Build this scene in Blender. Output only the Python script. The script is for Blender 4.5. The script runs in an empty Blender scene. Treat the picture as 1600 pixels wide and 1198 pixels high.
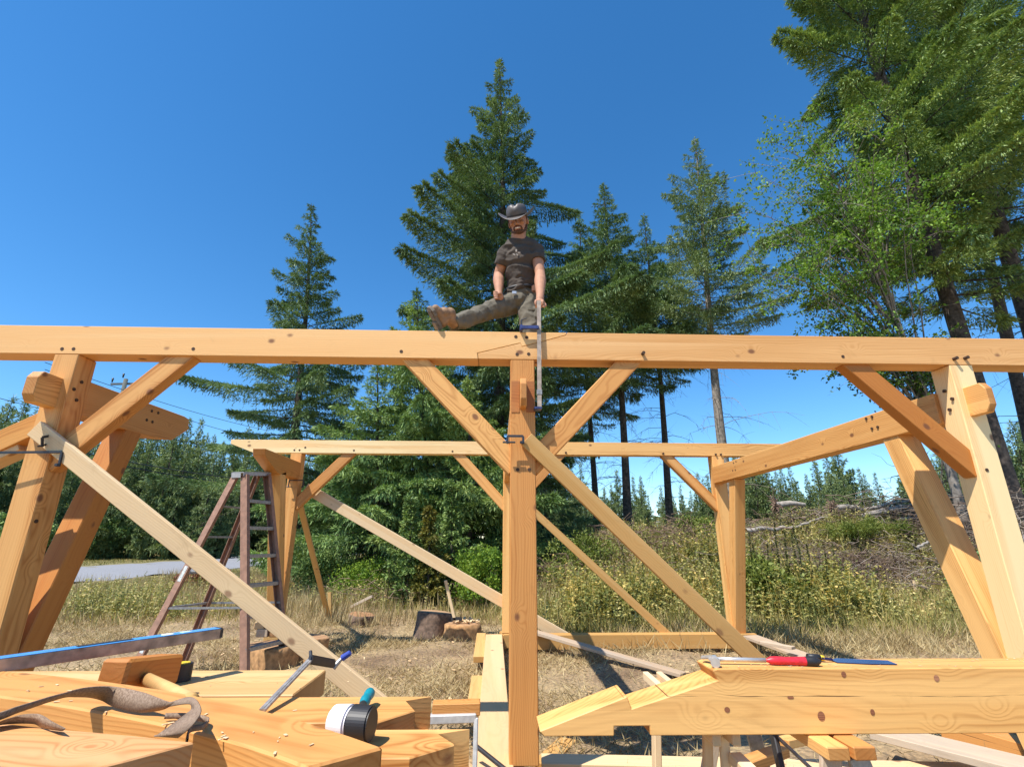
import bpy, bmesh, math, random
import numpy as np
from mathutils import Vector, Matrix, Euler
R = math.radians
sc = bpy.context.scene
C = sc.collection
# ------------------------------------------------------------ camera, sky, sun
FPX = 776.2; PITCH = R(17.553); YAW = R(1.579); ROLL = R(.146); EYE = 1.35
cam_d = bpy.data.cameras.new('camera'); cam = bpy.data.objects.new('camera', cam_d); C.objects.link(cam)
cam_d.sensor_width = 36.0; cam_d.lens = FPX/1600*36.0; cam_d.clip_end = 3000; cam_d.clip_start = .02
cam.matrix_world = (Matrix.Translation((0, 0, EYE)) @ Matrix.Rotation(-YAW, 4, 'Z')
                    @ Matrix.Rotation(PITCH + math.pi/2, 4, 'X') @ Matrix.Rotation(ROLL, 4, 'Z'))
sc.camera = cam
SUN_TO = Vector((1.2, 1.0, -2.65)).normalized()          # the way the light travels
SUN_EL = math.asin(-SUN_TO.z); SUN_AZ = math.atan2(-SUN_TO.x, -SUN_TO.y)
w = bpy.data.worlds.new('World'); sc.world = w; w.use_nodes = True
nt = w.node_tree; nt.nodes.clear()
o = nt.nodes.new('ShaderNodeOutputWorld'); bg = nt.nodes.new('ShaderNodeBackground')
sky = nt.nodes.new('ShaderNodeTexSky'); sky.sky_type = 'NISHITA'; sky.sun_disc = False
sky.sun_elevation = SUN_EL; sky.sun_rotation = SUN_AZ
sky.altitude = 800; sky.air_density = 1.0; sky.dust_density = 0.15; sky.ozone_density = 4.0
hs = nt.nodes.new('ShaderNodeHueSaturation'); hs.inputs['Saturation'].default_value = 1.26
hs.inputs['Hue'].default_value = .497
nt.links.new(sky.outputs[0], hs.inputs['Color'])
nt.links.new(hs.outputs[0], bg.inputs[0]); bg.inputs[1].default_value = .15
nt.links.new(bg.outputs[0], o.inputs[0])
sun_d = bpy.data.lights.new('sun', 'SUN'); sun_d.energy = 5.0; sun_d.angle = R(.53); sun_d.color = (1, .95, .87)
sun = bpy.data.objects.new('sun', sun_d); C.objects.link(sun)
sun.rotation_euler = SUN_TO.to_track_quat('-Z', 'Y').to_euler(); sun.location = (-6, -5, 14)
sc.view_settings.view_transform = 'Standard'; sc.view_settings.look = 'None'
sc.view_settings.exposure = 0.55; sc.view_settings.gamma = 1; sc.view_settings.use_curve_mapping = False
sc.render.engine = 'CYCLES'; sc.cycles.max_bounces = 6; sc.cycles.transparent_max_bounces = 4
sc.cycles.caustics_reflective = False; sc.cycles.caustics_refractive = False

# ------------------------------------------------------------ helpers
def ray(px, py):
    a = (px-800)/FPX; b = -(py-599)/FPX
    cr, sr = math.cos(ROLL), math.sin(ROLL); x1 = cr*a-sr*b; u = sr*a+cr*b
    cp, sp = math.cos(PITCH), math.sin(PITCH); y1 = cp-sp*u; z = sp+cp*u
    cy, sy = math.cos(YAW), math.sin(YAW)
    return Vector((cy*x1+sy*y1, -sy*x1+cy*y1, z))
def at(px, py, X=None, Y=None, Z=None):
    r = ray(px, py)
    t = Y/r.y if Y is not None else (X/r.x if X is not None else (Z-EYE)/r.z)
    return r*t + Vector((0, 0, EYE))

def tag(o, label=None, cat=None, group=None, kind=None):
    if label: o['label'] = label
    if cat: o['category'] = cat
    if group: o['group'] = group
    if kind: o['kind'] = kind
    return o
def thing(name, label, cat, loc=(0, 0, 0), group=None):
    o = bpy.data.objects.new(name, None); C.objects.link(o); o.location = loc
    o.empty_display_size = .1
    return tag(o, label, cat, group)
def wpos(o):
    p = Vector((0, 0, 0))
    while o is not None: p += o.location; o = o.parent
    return p
def link(name, me, mat=None, parent=None, M=None):
    """M is the wanted world matrix; parents are unrotated"""
    o = bpy.data.objects.new(name, me); C.objects.link(o)
    if mat is not None: me.materials.append(mat)
    if M is None: M = Matrix.Identity(4)
    if parent is not None:
        o.parent = parent
        PM = pm_of(parent)
        M = PM.inverted() @ M
    o.matrix_basis = M
    return o
def pm_of(o):
    M = o.matrix_basis.copy()
    while o.parent is not None:
        o = o.parent; M = o.matrix_basis @ M
    return M
def empty_fix(o):  # matrix_basis of a fresh empty from its location
    return o
def fast(name, V, F, smooth=False):
    V = np.asarray(V, dtype=np.float32); F = np.asarray(F, dtype=np.int32)
    me = bpy.data.meshes.new(name); n = len(V); m, k = F.shape
    me.vertices.add(n); me.vertices.foreach_set('co', V.ravel())
    me.loops.add(m*k); me.loops.foreach_set('vertex_index', F.ravel())
    me.polygons.add(m); me.polygons.foreach_set('loop_start', np.arange(0, m*k, k, dtype=np.int32))
    try: me.polygons.foreach_set('loop_total', np.full(m, k, dtype=np.int32))
    except Exception: pass
    me.update(calc_edges=True)
    if smooth: me.polygons.foreach_set('use_smooth', np.ones(m, dtype=bool))
    return me
def bm_mesh(name, bm, smooth=False):
    bmesh.ops.recalc_face_normals(bm, faces=bm.faces)
    me = bpy.data.meshes.new(name); bm.to_mesh(me); bm.free()
    if smooth:
        for p in me.polygons: p.use_smooth = True
    return me
def frame_axes(d, up=Vector((0, 0, 1))):
    x = Vector(d).normalized(); u = Vector(up)
    if abs(x.dot(u.normalized())) > .98: u = Vector((0, 1, 0))
    y = u.cross(x).normalized(); z = x.cross(y).normalized()
    return x, y, z
def prism_bm(profile, depth, bevel=.004, segs=1, cut=0):
    """profile [(x,z)] extruded along y, -depth/2..depth/2"""
    bm = bmesh.new()
    a = [bm.verts.new((x, -depth/2, z)) for x, z in profile]
    b = [bm.verts.new((x, depth/2, z)) for x, z in profile]
    n = len(a)
    bm.faces.new(a); bm.faces.new(b[::-1])
    for i in range(n): bm.faces.new((a[i], b[i], b[(i+1) % n], a[(i+1) % n]))
    if bevel > 0:
        bmesh.ops.recalc_face_normals(bm, faces=bm.faces)
        bmesh.ops.bevel(bm, geom=bm.edges[:], offset=bevel, segments=segs, affect='EDGES', profile=.6)
    return bm
def timber(name, p0, p1, wy, hz, mat, parent=None, up=(0, 0, 1), bevel=.004, cut0=0, cut1=0, taper=1.0, bow=0.0, profile=None):
    """box from p0 to p1 along local X; wy = size across, hz = size along up"""
    p0 = Vector(p0); p1 = Vector(p1); x, y, z = frame_axes(p1-p0, up); L = (p1-p0).length
    h = hz/2
    if profile is None:
        profile = [(-L/2+max(cut0, 0), -h), (L/2-max(cut1, 0), -h), (L/2+min(cut1, 0), h*taper), (-L/2-min(cut0, 0), h)]
    bm = prism_bm(profile, wy, bevel)
    M = Matrix((x, y, z)).transposed().to_4x4(); M.translation = (p0+p1)/2
    return link(name, bm_mesh(name, bm), mat, parent, M)
def tube_arrays(P, Rr, k=6, cap=True):
    P = np.asarray(P, float); n = len(P); Rr = np.broadcast_to(np.asarray(Rr, float), (n,))
    T = np.gradient(P, axis=0); T /= (np.linalg.norm(T, axis=1, keepdims=True)+1e-9)
    ref = np.array([0, 0, 1.]) if abs(T[0][2]) < .9 else np.array([1., 0, 0])
    V = []
    for i in range(n):
        a = np.cross(T[i], ref); a /= np.linalg.norm(a)+1e-9; b = np.cross(T[i], a); ref = np.cross(a, T[i])
        th = np.arange(k)*2*np.pi/k
        V.append(P[i]+Rr[i]*(np.cos(th)[:, None]*a+np.sin(th)[:, None]*b))
    V = np.concatenate(V); F = []
    for i in range(n-1):
        for j in range(k):
            F.append((i*k+j, i*k+(j+1) % k, (i+1)*k+(j+1) % k, (i+1)*k+j))
    return V, np.array(F)
class Acc:
    def __init__(s): s.V = []; s.F = []; s.n = 0
    def add(s, V, F): s.V.append(V); s.F.append(np.asarray(F)+s.n); s.n += len(V)
    def tube(s, P, Rr, k=6): s.add(*tube_arrays(P, Rr, k))
    def mesh(s, name, smooth=True): return fast(name, np.concatenate(s.V), np.concatenate(s.F), smooth)
def bm_cyl(bm, p0, p1, r0, r1=None, k=16, bevel=0):
    p0 = Vector(p0); p1 = Vector(p1); r1 = r0 if r1 is None else r1
    x, y, z = frame_axes(p1-p0)
    M = Matrix((y, z, x)).transposed().to_4x4(); M.translation = (p0+p1)/2
    r = bmesh.ops.create_cone(bm, cap_ends=True, segments=k, radius1=r0, radius2=r1, depth=(p1-p0).length, matrix=M)
    return r['verts']
def bm_box(bm, c, s, M=None, bev=0):
    r = bmesh.ops.create_cube(bm, size=1, matrix=(M or Matrix.Identity(4)) @ Matrix.Translation(c) @ Matrix.Diagonal((s[0], s[1], s[2], 1)))
    if bev:
        es = list({e for v in r['verts'] for e in v.link_edges})
        bmesh.ops.bevel(bm, geom=es, offset=bev, segments=2, affect='EDGES')
    return r['verts']
def axes_M(p, d, up=(0, 0, 1)):
    x, y, z = frame_axes(d, up); M = Matrix((x, y, z)).transposed().to_4x4(); M.translation = Vector(p); return M

# ------------------------------------------------------------ materials
def newmat(name):
    m = bpy.data.materials.new(name); m.use_nodes = True; n = m.node_tree
    b = n.nodes['Principled BSDF']; return m, n, b
def N(n, t, **k):
    q = n.nodes.new(t)
    for a, v in k.items():
        if a.startswith('i_'): q.inputs[int(a[2:]) if a[2:].isdigit() else a[2:]].default_value = v
        else: setattr(q, a, v)
    return q
def math_(n, op, a, b=None, c=None, clamp=False):
    q = n.nodes.new('ShaderNodeMath'); q.operation = op; q.use_clamp = clamp
    for i, v in enumerate((a, b, c)):
        if v is None: continue
        if isinstance(v, (int, float)): q.inputs[i].default_value = v
        else: n.links.new(v, q.inputs[i])
    return q.outputs[0]
def ramp(n, fac, stops, interp='LINEAR'):
    q = n.nodes.new('ShaderNodeValToRGB'); q.color_ramp.interpolation = interp
    e = q.color_ramp.elements
    while len(e) < len(stops): e.new(.5)
    for i, (p, c) in enumerate(stops): e[i].position = p; e[i].color = (*c, 1)
    n.links.new(fac, q.inputs[0]); return q.outputs[0]
def mix(n, fac, a, b, mode='MIX'):
    q = n.nodes.new('ShaderNodeMix'); q.data_type = 'RGBA'; q.blend_type = mode
    for i, v in ((0, fac), (6, a), (7, b)):
        if isinstance(v, (int, float)): q.inputs[i].default_value = v
        elif isinstance(v, tuple): q.inputs[i].default_value = (*v, 1)
        else: n.links.new(v, q.inputs[i])
    return q.outputs[2]
def plain(name, col, rough=.6, metal=0, var=.15, scale=30, bump=.0):
    m, n, b = newmat(name)
    tc = N(n, 'ShaderNodeTexCoord'); no = N(n, 'ShaderNodeTexNoise'); no.inputs['Scale'].default_value = scale
    no.inputs['Detail'].default_value = 5; n.links.new(tc.outputs['Object'], no.inputs['Vector'])
    c0 = tuple(max(0, c*(1-var)) for c in col); c1 = tuple(min(1, c*(1+var)) for c in col)
    n.links.new(ramp(n, no.outputs[0], [(.3, c0), (.7, c1)]), b.inputs['Base Color'])
    b.inputs['Roughness'].default_value = rough; b.inputs['Metallic'].default_value = metal
    if bump:
        bp = N(n, 'ShaderNodeBump'); bp.inputs['Strength'].default_value = bump; bp.inputs['Distance'].default_value = .003
        n.links.new(no.outputs[0], bp.inputs['Height']); n.links.new(bp.outputs[0], b.inputs['Normal'])
    return m
def wood(name, light, dark, knot=(.16, .06, .03), ring=150., contrast=.50, knots=1.0, rough=.55, grey=0.0, pith=(.03, -.13), crack=None, kscale=(3.7, 5.5, 5.5)):
    m, n, b = newmat(name); L = n.links
    tc = N(n, 'ShaderNodeTexCoord'); oi = N(n, 'ShaderNodeObjectInfo')
    off = N(n, 'ShaderNodeVectorMath', operation='SCALE'); off.inputs[0].default_value = (37.1, 2.3, 1.7)
    L.new(oi.outputs['Random'], off.inputs['Scale'])
    v0 = N(n, 'ShaderNodeVectorMath', operation='ADD'); L.new(tc.outputs['Object'], v0.inputs[0])
    # noise coordinates use the offset; ring centre stays near the timber
    L.new(off.outputs[0], v0.inputs[1])
    def scaled(s):
        q = N(n, 'ShaderNodeVectorMath', operation='MULTIPLY'); L.new(v0.outputs[0], q.inputs[0]); q.inputs[1].default_value = s; return q.outputs[0]
    def noise(s, detail=3, dist=0, rough=.5):
        q = N(n, 'ShaderNodeTexNoise'); L.new(scaled(s), q.inputs['Vector']); q.inputs['Scale'].default_value = 1
        q.inputs['Detail'].default_value = detail; q.inputs['Distortion'].default_value = dist; q.inputs['Roughness'].default_value = rough; return q
    n1 = noise((.9, 4, 4), 2); n2 = noise((.5, 2, 2), 1)
    vo = N(n, 'ShaderNodeTexVoronoi'); vo.inputs['Scale'].default_value = 1; L.new(scaled(kscale), vo.inputs['Vector'])
    kd = vo.outputs['Distance']
    sep = N(n, 'ShaderNodeSeparateXYZ'); L.new(tc.outputs['Object'], sep.inputs[0])
    s1 = N(n, 'ShaderNodeSeparateColor'); L.new(n1.outputs['Color'], s1.inputs[0])
    py = math_(n, 'ADD', math_(n, 'SUBTRACT', sep.outputs[1], pith[0]), math_(n, 'MULTIPLY', math_(n, 'SUBTRACT', s1.outputs[0], .5), .16))
    pz = math_(n, 'ADD', math_(n, 'SUBTRACT', sep.outputs[2], pith[1]), math_(n, 'MULTIPLY', math_(n, 'SUBTRACT', s1.outputs[1], .5), .16))
    py = math_(n, 'ADD', py, math_(n, 'MULTIPLY', math_(n, 'SUBTRACT', oi.outputs['Random'], .5), .22))
    r = math_(n, 'SQRT', math_(n, 'ADD', math_(n, 'MULTIPLY', py, py), math_(n, 'MULTIPLY', pz, pz)))
    kb = N(n, 'ShaderNodeMapRange'); kb.interpolation_type = 'SMOOTHERSTEP'; L.new(kd, kb.inputs[0])
    for i, v in ((1, 0.0), (2, .42), (3, 1), (4, 0)): kb.inputs[i].default_value = v
    r = math_(n, 'ADD', r, math_(n, 'MULTIPLY', kb.outputs[0], .045*knots))
    sn = math_(n, 'SINE', math_(n, 'MULTIPLY', r, ring*6.283/1.0/1.0*.5))
    rg = math_(n, 'POWER', math_(n, 'ADD', math_(n, 'MULTIPLY', sn, .5), .5), 2.2)
    fine = noise((2.5, 170, 170), 2)
    med = noise((1.2, 28, 28), 3)
    fac = math_(n, 'MULTIPLY', rg, contrast)
    fac = math_(n, 'ADD', fac, math_(n, 'MULTIPLY', math_(n, 'SUBTRACT', fine.outputs[0], .5), .35))
    fac = math_(n, 'ADD', fac, math_(n, 'MULTIPLY', math_(n, 'SUBTRACT', med.outputs[0], .5), 1.0))
    fac = math_(n, 'ADD', fac, math_(n, 'MULTIPLY', math_(n, 'SUBTRACT', n2.outputs[0], .5), 1.3), clamp=True)
    col = mix(n, fac, light, dark)
    sap = noise((.22, 7, 7), 2, .4)
    sr = N(n, 'ShaderNodeMapRange'); L.new(sap.outputs[0], sr.inputs[0]); sr.inputs[1].default_value = .50; sr.inputs[2].default_value = .60; sr.inputs[4].default_value = .72
    col = mix(n, sr.outputs[0], col, tuple(min(.9, c*k) for c, k in zip(light, (1.10, 1.20, 1.35))))
    # warm / pale drift along the piece and from piece to piece
    col = mix(n, math_(n, 'MULTIPLY', math_(n, 'SUBTRACT', oi.outputs['Random'], .25, clamp=True), .9), col, tuple(c*k for c, k in zip(dark, (1.08, .95, .8))))
    if grey:
        g = noise((1.4, 9, 9), 5, rough=.7)
        gm = N(n, 'ShaderNodeMapRange'); L.new(g.outputs[0], gm.inputs[0]); gm.inputs[1].default_value = .35; gm.inputs[2].default_value = .7
        gm.inputs[4].default_value = grey
        col = mix(n, gm.outputs[0], col, (.36, .31, .25))
    km = N(n, 'ShaderNodeMapRange'); km.interpolation_type = 'SMOOTHSTEP'; L.new(math_(n, 'ADD', kd, math_(n, 'MULTIPLY', math_(n, 'SUBTRACT', fine.outputs[0], .5), .03)), km.inputs[0])
    for i, v in ((1, .055), (2, .13), (3, .85*min(1, knots)), (4, 0)): km.inputs[i].default_value = v
    col = mix(n, km.outputs[0], col, knot)
    # end grain soaks up light: darker faces across the length
    se = N(n, 'ShaderNodeSeparateXYZ'); L.new(tc.outputs['Normal'], se.inputs[0])
    em = N(n, 'ShaderNodeMapRange'); L.new(math_(n, 'ABSOLUTE', se.outputs[0]), em.inputs[0]); em.inputs[1].default_value = .45; em.inputs[2].default_value = .9; em.inputs[4].default_value = .6
    col = mix(n, em.outputs[0], col, tuple(c*k for c, k in zip(dark, (.75, .68, .6))))
    # smudges of handling
    sm = noise((3, 7, 7), 6, 1.0, .65)
    smr = N(n, 'ShaderNodeMapRange'); L.new(sm.outputs[0], smr.inputs[0]); smr.inputs[1].default_value = .6; smr.inputs[2].default_value = .8; smr.inputs[4].default_value = .35
    col = mix(n, smr.outputs[0], col, tuple(c*.62 for c in dark))
    if crack is not None:
        cn = noise((2.2, 0, 0), 4); cw = noise((4.3, 0, 0), 2)
        dz = math_(n, 'ABSOLUTE', math_(n, 'SUBTRACT', sep.outputs[2], math_(n, 'ADD', crack, math_(n, 'MULTIPLY', math_(n, 'SUBTRACT', cn.outputs[0], .5), .03))))
        wdt = math_(n, 'MULTIPLY', math_(n, 'SUBTRACT', cw.outputs[0], .42, clamp=True), .008)
        cm = math_(n, 'LESS_THAN', dz, wdt)
        col = mix(n, math_(n, 'MULTIPLY', cm, .85), col, (.05, .022, .01))
    L.new(col, b.inputs['Base Color']); b.inputs['Roughness'].default_value = rough
    b.inputs['Specular IOR Level'].default_value = .3
    bp = N(n, 'ShaderNodeBump'); bp.inputs['Strength'].default_value = .25; bp.inputs['Distance'].default_value = .0015
    L.new(math_(n, 'ADD', fine.outputs[0], math_(n, 'MULTIPLY', rg, .5)), bp.inputs['Height']); L.new(bp.outputs[0], b.inputs['Normal'])
    return m
def leafmat(name, cols, trans=.3, rough=.55, scale=1.2, tcol=None):
    """cols = list of colours mixed per leaf and per clump"""
    m, n, b = newmat(name); L = n.links
    ge = N(n, 'ShaderNodeNewGeometry'); tc = N(n, 'ShaderNodeTexCoord')
    no = N(n, 'ShaderNodeTexNoise'); no.inputs['Scale'].default_value = scale; no.inputs['Detail'].default_value = 3
    L.new(tc.outputs['Object'], no.inputs['Vector'])
    f = math_(n, 'ADD', math_(n, 'MULTIPLY', ge.outputs['Random Per Island'], .55), math_(n, 'MULTIPLY', math_(n, 'SUBTRACT', no.outputs[0], .28), 1.0), clamp=True)
    k = len(cols)
    c = ramp(n, f, [(i/(k-1)*.9+.05, cc) for i, cc in enumerate(cols)])
    L.new(c, b.inputs['Base Color']); b.inputs['Roughness'].default_value = rough
    b.inputs['Specular IOR Level'].default_value = .25
    tr = N(n, 'ShaderNodeBsdfTranslucent'); L.new(mix(n, 1.0, c, tcol or (1.0, 1.0, .55), 'MULTIPLY'), tr.inputs[0])
    mx = N(n, 'ShaderNodeMixShader'); mx.inputs[0].default_value = trans
    L.new(b.outputs[0], mx.inputs[1]); L.new(tr.outputs[0], mx.inputs[2])
    L.new(mx.outputs[0], n.nodes['Material Output'].inputs[0]); return m

FIR = wood('fir', (.76, .41, .135), (.40, .15, .034))
FIR_MID = wood('fir_mid', (.80, .475, .20), (.54, .26, .08), contrast=.36)
FIR_PALE = wood('fir_pale', (.87, .60, .29), (.68, .38, .14), contrast=.32)
FIR_RED = wood('fir_red', (.60, .27, .065), (.37, .13, .025))
BOARD = wood('rough_board', (.72, .52, .29), (.54, .35, .17), contrast=.28, knots=.8, rough=.8, grey=.14)
BOARD_TAN = wood('tan_board', (.60, .37, .14), (.44, .24, .07), contrast=.3, knots=.7, rough=.75)
BOARD_GREY = wood('weathered_board', (.55, .42, .29), (.36, .26, .17), contrast=.3, knots=.8, rough=.85, grey=.75)
BIG = wood('big_fir', (.77, .41, .13), (.42, .165, .038), ring=165, contrast=.40, crack=.018, kscale=(4.2, 5.5, 6.0))
ENDG = wood('end_grain', (.42, .17, .05), (.3, .1, .03), knots=0)
HOLE = plain('peg_dark', (.06, .03, .015), .8)
STEEL = plain('steel', (.34, .32, .30), .45, .4, .3, 60)
CHROME = plain('chrome', (.62, .60, .57), .32, .55, .12)
DSTEEL = plain('dark_steel', (.06, .06, .065), .45, .6)
ALU = plain('aluminium', (.58, .56, .53), .45, .3, .15, 40)
ALU_DULL = plain('dull_aluminium', (.33, .32, .31), .5, .6, .25, 40)
BLUE = plain('blue_plastic', (.03, .06, .33), .4)
BLUE_METAL = plain('blue_coat', (.04, .055, .16), .45, .2, .3, 40)
TEAL = plain('teal_rubber', (.0, .22, .28), .5)
BLACK = plain('black_rubber', (.018, .018, .02), .5)
WHITE = plain('white_rubber', (.78, .74, .76), .6, 0, .06, 12)
RED = plain('red_tape', (.62, .02, .035), .4, 0, .25, 90)
YELLOW = plain('yellow_plastic', (.7, .5, .02), .45)

# ------------------------------------------------------------ ground
def smooth(a, b, x):
    t = np.clip((x-a)/(b-a), 0, 1); return t*t*(3-2*t)
def hills(x, y):
    """terrain height: level work yard, bank of slash and weeds to the right"""
    x = np.asarray(x, float); y = np.asarray(y, float)
    m = smooth(8.3, 14.0, y - .10*np.maximum(x-2, 0)*0 + .25*np.minimum(x-3, 0)*-1*0)*smooth(-.8, 5.5, x)
    m2 = smooth(7.2, 13, x)*smooth(5.5, 12.5, y)
    top = 1.58*m + .32*m2
    back = 1-.55*smooth(19, 30, y)
    g = top*back
    g += .12*np.sin(x*1.3+y*.7)*smooth(8.5, 12, y)*smooth(0, 3, x) + .2*np.sin(x*.6-y*.9+1)*smooth(10, 14, y)*smooth(1, 4, x)
    g += .035*np.sin(x*2.1+1.3)*np.sin(y*1.7)+.015*np.sin(x*5.3+y*3.1)
    lf = smooth(36, 80, y)*smooth(6, -12, x)*3.0
    flat = 1-smooth(-9, -12, x)*smooth(13, 16, y)*.0
    return g*flat+lf
def build_ground():
    xs = np.concatenate([np.linspace(-900, -60, 16), np.linspace(-55, -13, 40), np.linspace(-12, 16, 190), np.linspace(17, 60, 40), np.linspace(70, 900, 16)])
    ys = np.concatenate([np.linspace(-60, -2, 12), np.linspace(-1, 20, 150), np.linspace(20.5, 80, 70), np.linspace(95, 1500, 20)])
    X, Y = np.meshgrid(xs, ys); Z = hills(X, Y); rng = np.random.default_rng(4)
    Z += rng.normal(0, .008, Z.shape)*(np.abs(X) < 15)*(Y < 20)
    # keep the road bed clear
    V = np.stack([X.ravel(), Y.ravel(), Z.ravel()], 1); nx = len(xs); ny = len(ys)
    i, j = np.meshgrid(np.arange(nx-1), np.arange(ny-1)); a = (j*nx+i).ravel()
    me = fast('ground', V, np.stack([a, a+1, a+nx+1, a+nx], 1), True)
    m, n, b = newmat('ground_soil'); L = n.links
    tc = N(n, 'ShaderNodeTexCoord')
    def no(s, d=5, di=0):
        q = N(n, 'ShaderNodeTexNoise'); q.inputs['Scale'].default_value = s; q.inputs['Detail'].default_value = d; q.inputs['Distortion'].default_value = di
        L.new(tc.outputs['Object'], q.inputs['Vector']); return q.outputs[0]
    c = ramp(n, no(1.1, 6, .5), [(.3, (.19, .125, .072)), (.47, (.33, .235, .135)), (.62, (.40, .30, .165)), (.8, (.25, .17, .10))])
    f = ramp(n, no(28, 6), [(.32, (.5, .5, .5)), (.68, (1.25, 1.2, 1.12))]); c = mix(n, 1, c, f, 'MULTIPLY')
    sx = N(n, 'ShaderNodeSeparateXYZ'); L.new(tc.outputs['Object'], sx.inputs[0])
    far = N(n, 'ShaderNodeMapRange'); L.new(sx.outputs[1], far.inputs[0]); far.inputs[1].default_value = 11; far.inputs[2].default_value = 22; far.inputs[4].default_value = .8
    c = mix(n, far.outputs[0], c, mix(n, no(.5), (.10, .10, .03), (.24, .21, .08)))
    L.new(c, b.inputs['Base Color']); b.inputs['Roughness'].default_value = .95
    bp = N(n, 'ShaderNodeBump'); bp.inputs['Strength'].default_value = .8; bp.inputs['Distance'].default_value = .03
    L.new(no(35, 8), bp.inputs['Height']); L.new(bp.outputs[0], b.inputs['Normal'])
    tag(link('ground', me, m), kind='structure')
build_ground()
def build_road():
    near = [(-10.5, 8.0), (-13.6, 17.5), (-13.4, 23.1), (-12.6, 34), (-10.5, 50), (-6, 80), (6, 130)]
    far = [(-19, 8.0), (-21.4, 17.5), (-21.6, 26.5), (-21.0, 38), (-18.4, 54), (-13.0, 84), (-1, 134)]
    V = []; F = []
    for i, (a, b_) in enumerate(zip(near, far)):
        for k in range(5):
            t = k/4; x = a[0]*(1-t)+b_[0]*t; y = a[1]*(1-t)+b_[1]*t
            V.append((x, y, .0))
    # refine along
    P = np.array(V).reshape(len(near), 5, 3); rows = []
    for i in range(len(near)-1):
        for s in np.linspace(0, 1, 12, endpoint=False): rows.append(P[i]*(1-s)+P[i+1]*s)
    rows.append(P[-1]); P = np.array(rows)
    P[..., 2] = hills(P[..., 0], P[..., 1])+.07
    P[:, 0, 2] -= .05; P[:, 4, 2] -= .05
    nr = len(P); V = P.reshape(-1, 3); F = [(i*5+k, i*5+k+1, (i+1)*5+k+1, (i+1)*5+k) for i in range(nr-1) for k in range(4)]
    m = plain('asphalt', (.24, .24, .25), .9, 0, .2, 14, .3)
    tag(link('road', fast('road', V, F, True), m), kind='structure')
build_road()

# ------------------------------------------------------------ timber frame
YF, YB = 3.17, 3.33      # near row of posts, front and back
GF, GB = 7.164, 7.324    # far row
ZP0, ZP1 = 2.526, 2.727  # plate
PX = {'l': (-2.952, -2.794), 'c': (.077, .24), 'r': (3.132, 3.297)}
fr = thing('timber_structure', 'raised post-and-beam timber frame of fresh orange fir with pegged braces', 'timber frame', (0, 0, 0))
def peg(parent, x, y, z, d=(0, -1, 0), r=.0115, out=.002, name='peg_hole'):
    d = Vector(d); bm = bmesh.new(); bm_cyl(bm, -d*.01, d*out, r, r, 12)
    link(name, bm_mesh(name, bm), HOLE, parent, Matrix.Translation((x, y, z)))
def plate_piece(prof, y0, y1, mat, name='plate'):
    cx = sum(p[0] for p in prof)/len(prof); cz = (ZP0+ZP1)/2
    bm = prism_bm([(x-cx, z-cz) for x, z in prof], y1-y0, .003)
    # waney wobble of the lower arris
    o = link(name, bm_mesh(name, bm), mat, fr, Matrix.Translation((cx, (y0+y1)/2, cz)))
    return o
s0 = [(-.142, ZP0), (-.148, 2.567), (.145, 2.645), (.155, 2.618), (.462, 2.708), (.468, ZP1)]
g = .0013
pl_l = plate_piece([(-5.6, ZP0)]+[(x-g, z+ (0 if i in (0, 5) else g)) for i, (x, z) in enumerate(s0)]+[(-5.6, ZP1)], YF, YF+.15, FIR_PALE)
pl_l['label'] = 'pale cream left length of the top beam'
pl_r = plate_piece([(5.8, ZP1)]+[(x+g, z-(0 if i in (0, 5) else g)) for i, (x, z) in enumerate(s0)][::-1]+[(5.8, ZP0)], YF, YF+.15, FIR_MID)
for px, py in ((97, 545), (115, 545), (302, 545), (627, 549)): q = at(px, py, Y=YF); peg(pl_l, q.x, q.y, q.z)
for px, py in ((806, 526), (823, 527)): q = at(px, py, Y=YF); peg(pl_l, q.x, q.y, q.z)
for px, py in ((808, 553.5), (826, 553)): q = at(px, py, Y=YF); peg(pl_r, q.x, q.y, q.z)
for px, py, out in ((1004, 553, .03), (1317, 557, .002), (1490, 561, .03), (1507, 560, .03)): q = at(px, py, Y=YF); peg(pl_r, q.x, q.y, q.z, out=out, name='peg')
pf = []
for (xa, xb, ca, cb, mt) in ((-3.84, .15, 1, 0, FIR_PALE), (.154, 4.25, 0, 1, FIR)):
    prof = [(xa+.34*ca, ZP0+.015), (xb-.3*cb, ZP0+.015), (xb, ZP1-.06*cb), (xb, ZP1), (xa, ZP1), (xa, ZP1-.06*ca if ca else ZP1-.1)]
    pf.append(plate_piece(prof, GF-.0, GF+.15, mt))
for px, py in ((460, 703), (468, 703), (553, 703.5), (707, 705), (477, 669+30)): q = at(px, py, Y=GF); peg(pf[0], q.x, q.y, q.z, r=.014)
for px, py in ((884, 707), (1036, 708.5), (1118, 710), (1126, 710)): q = at(px, py, Y=GF); peg(pf[1], q.x, q.y, q.z, r=.014, out=.02, name='peg')
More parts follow.
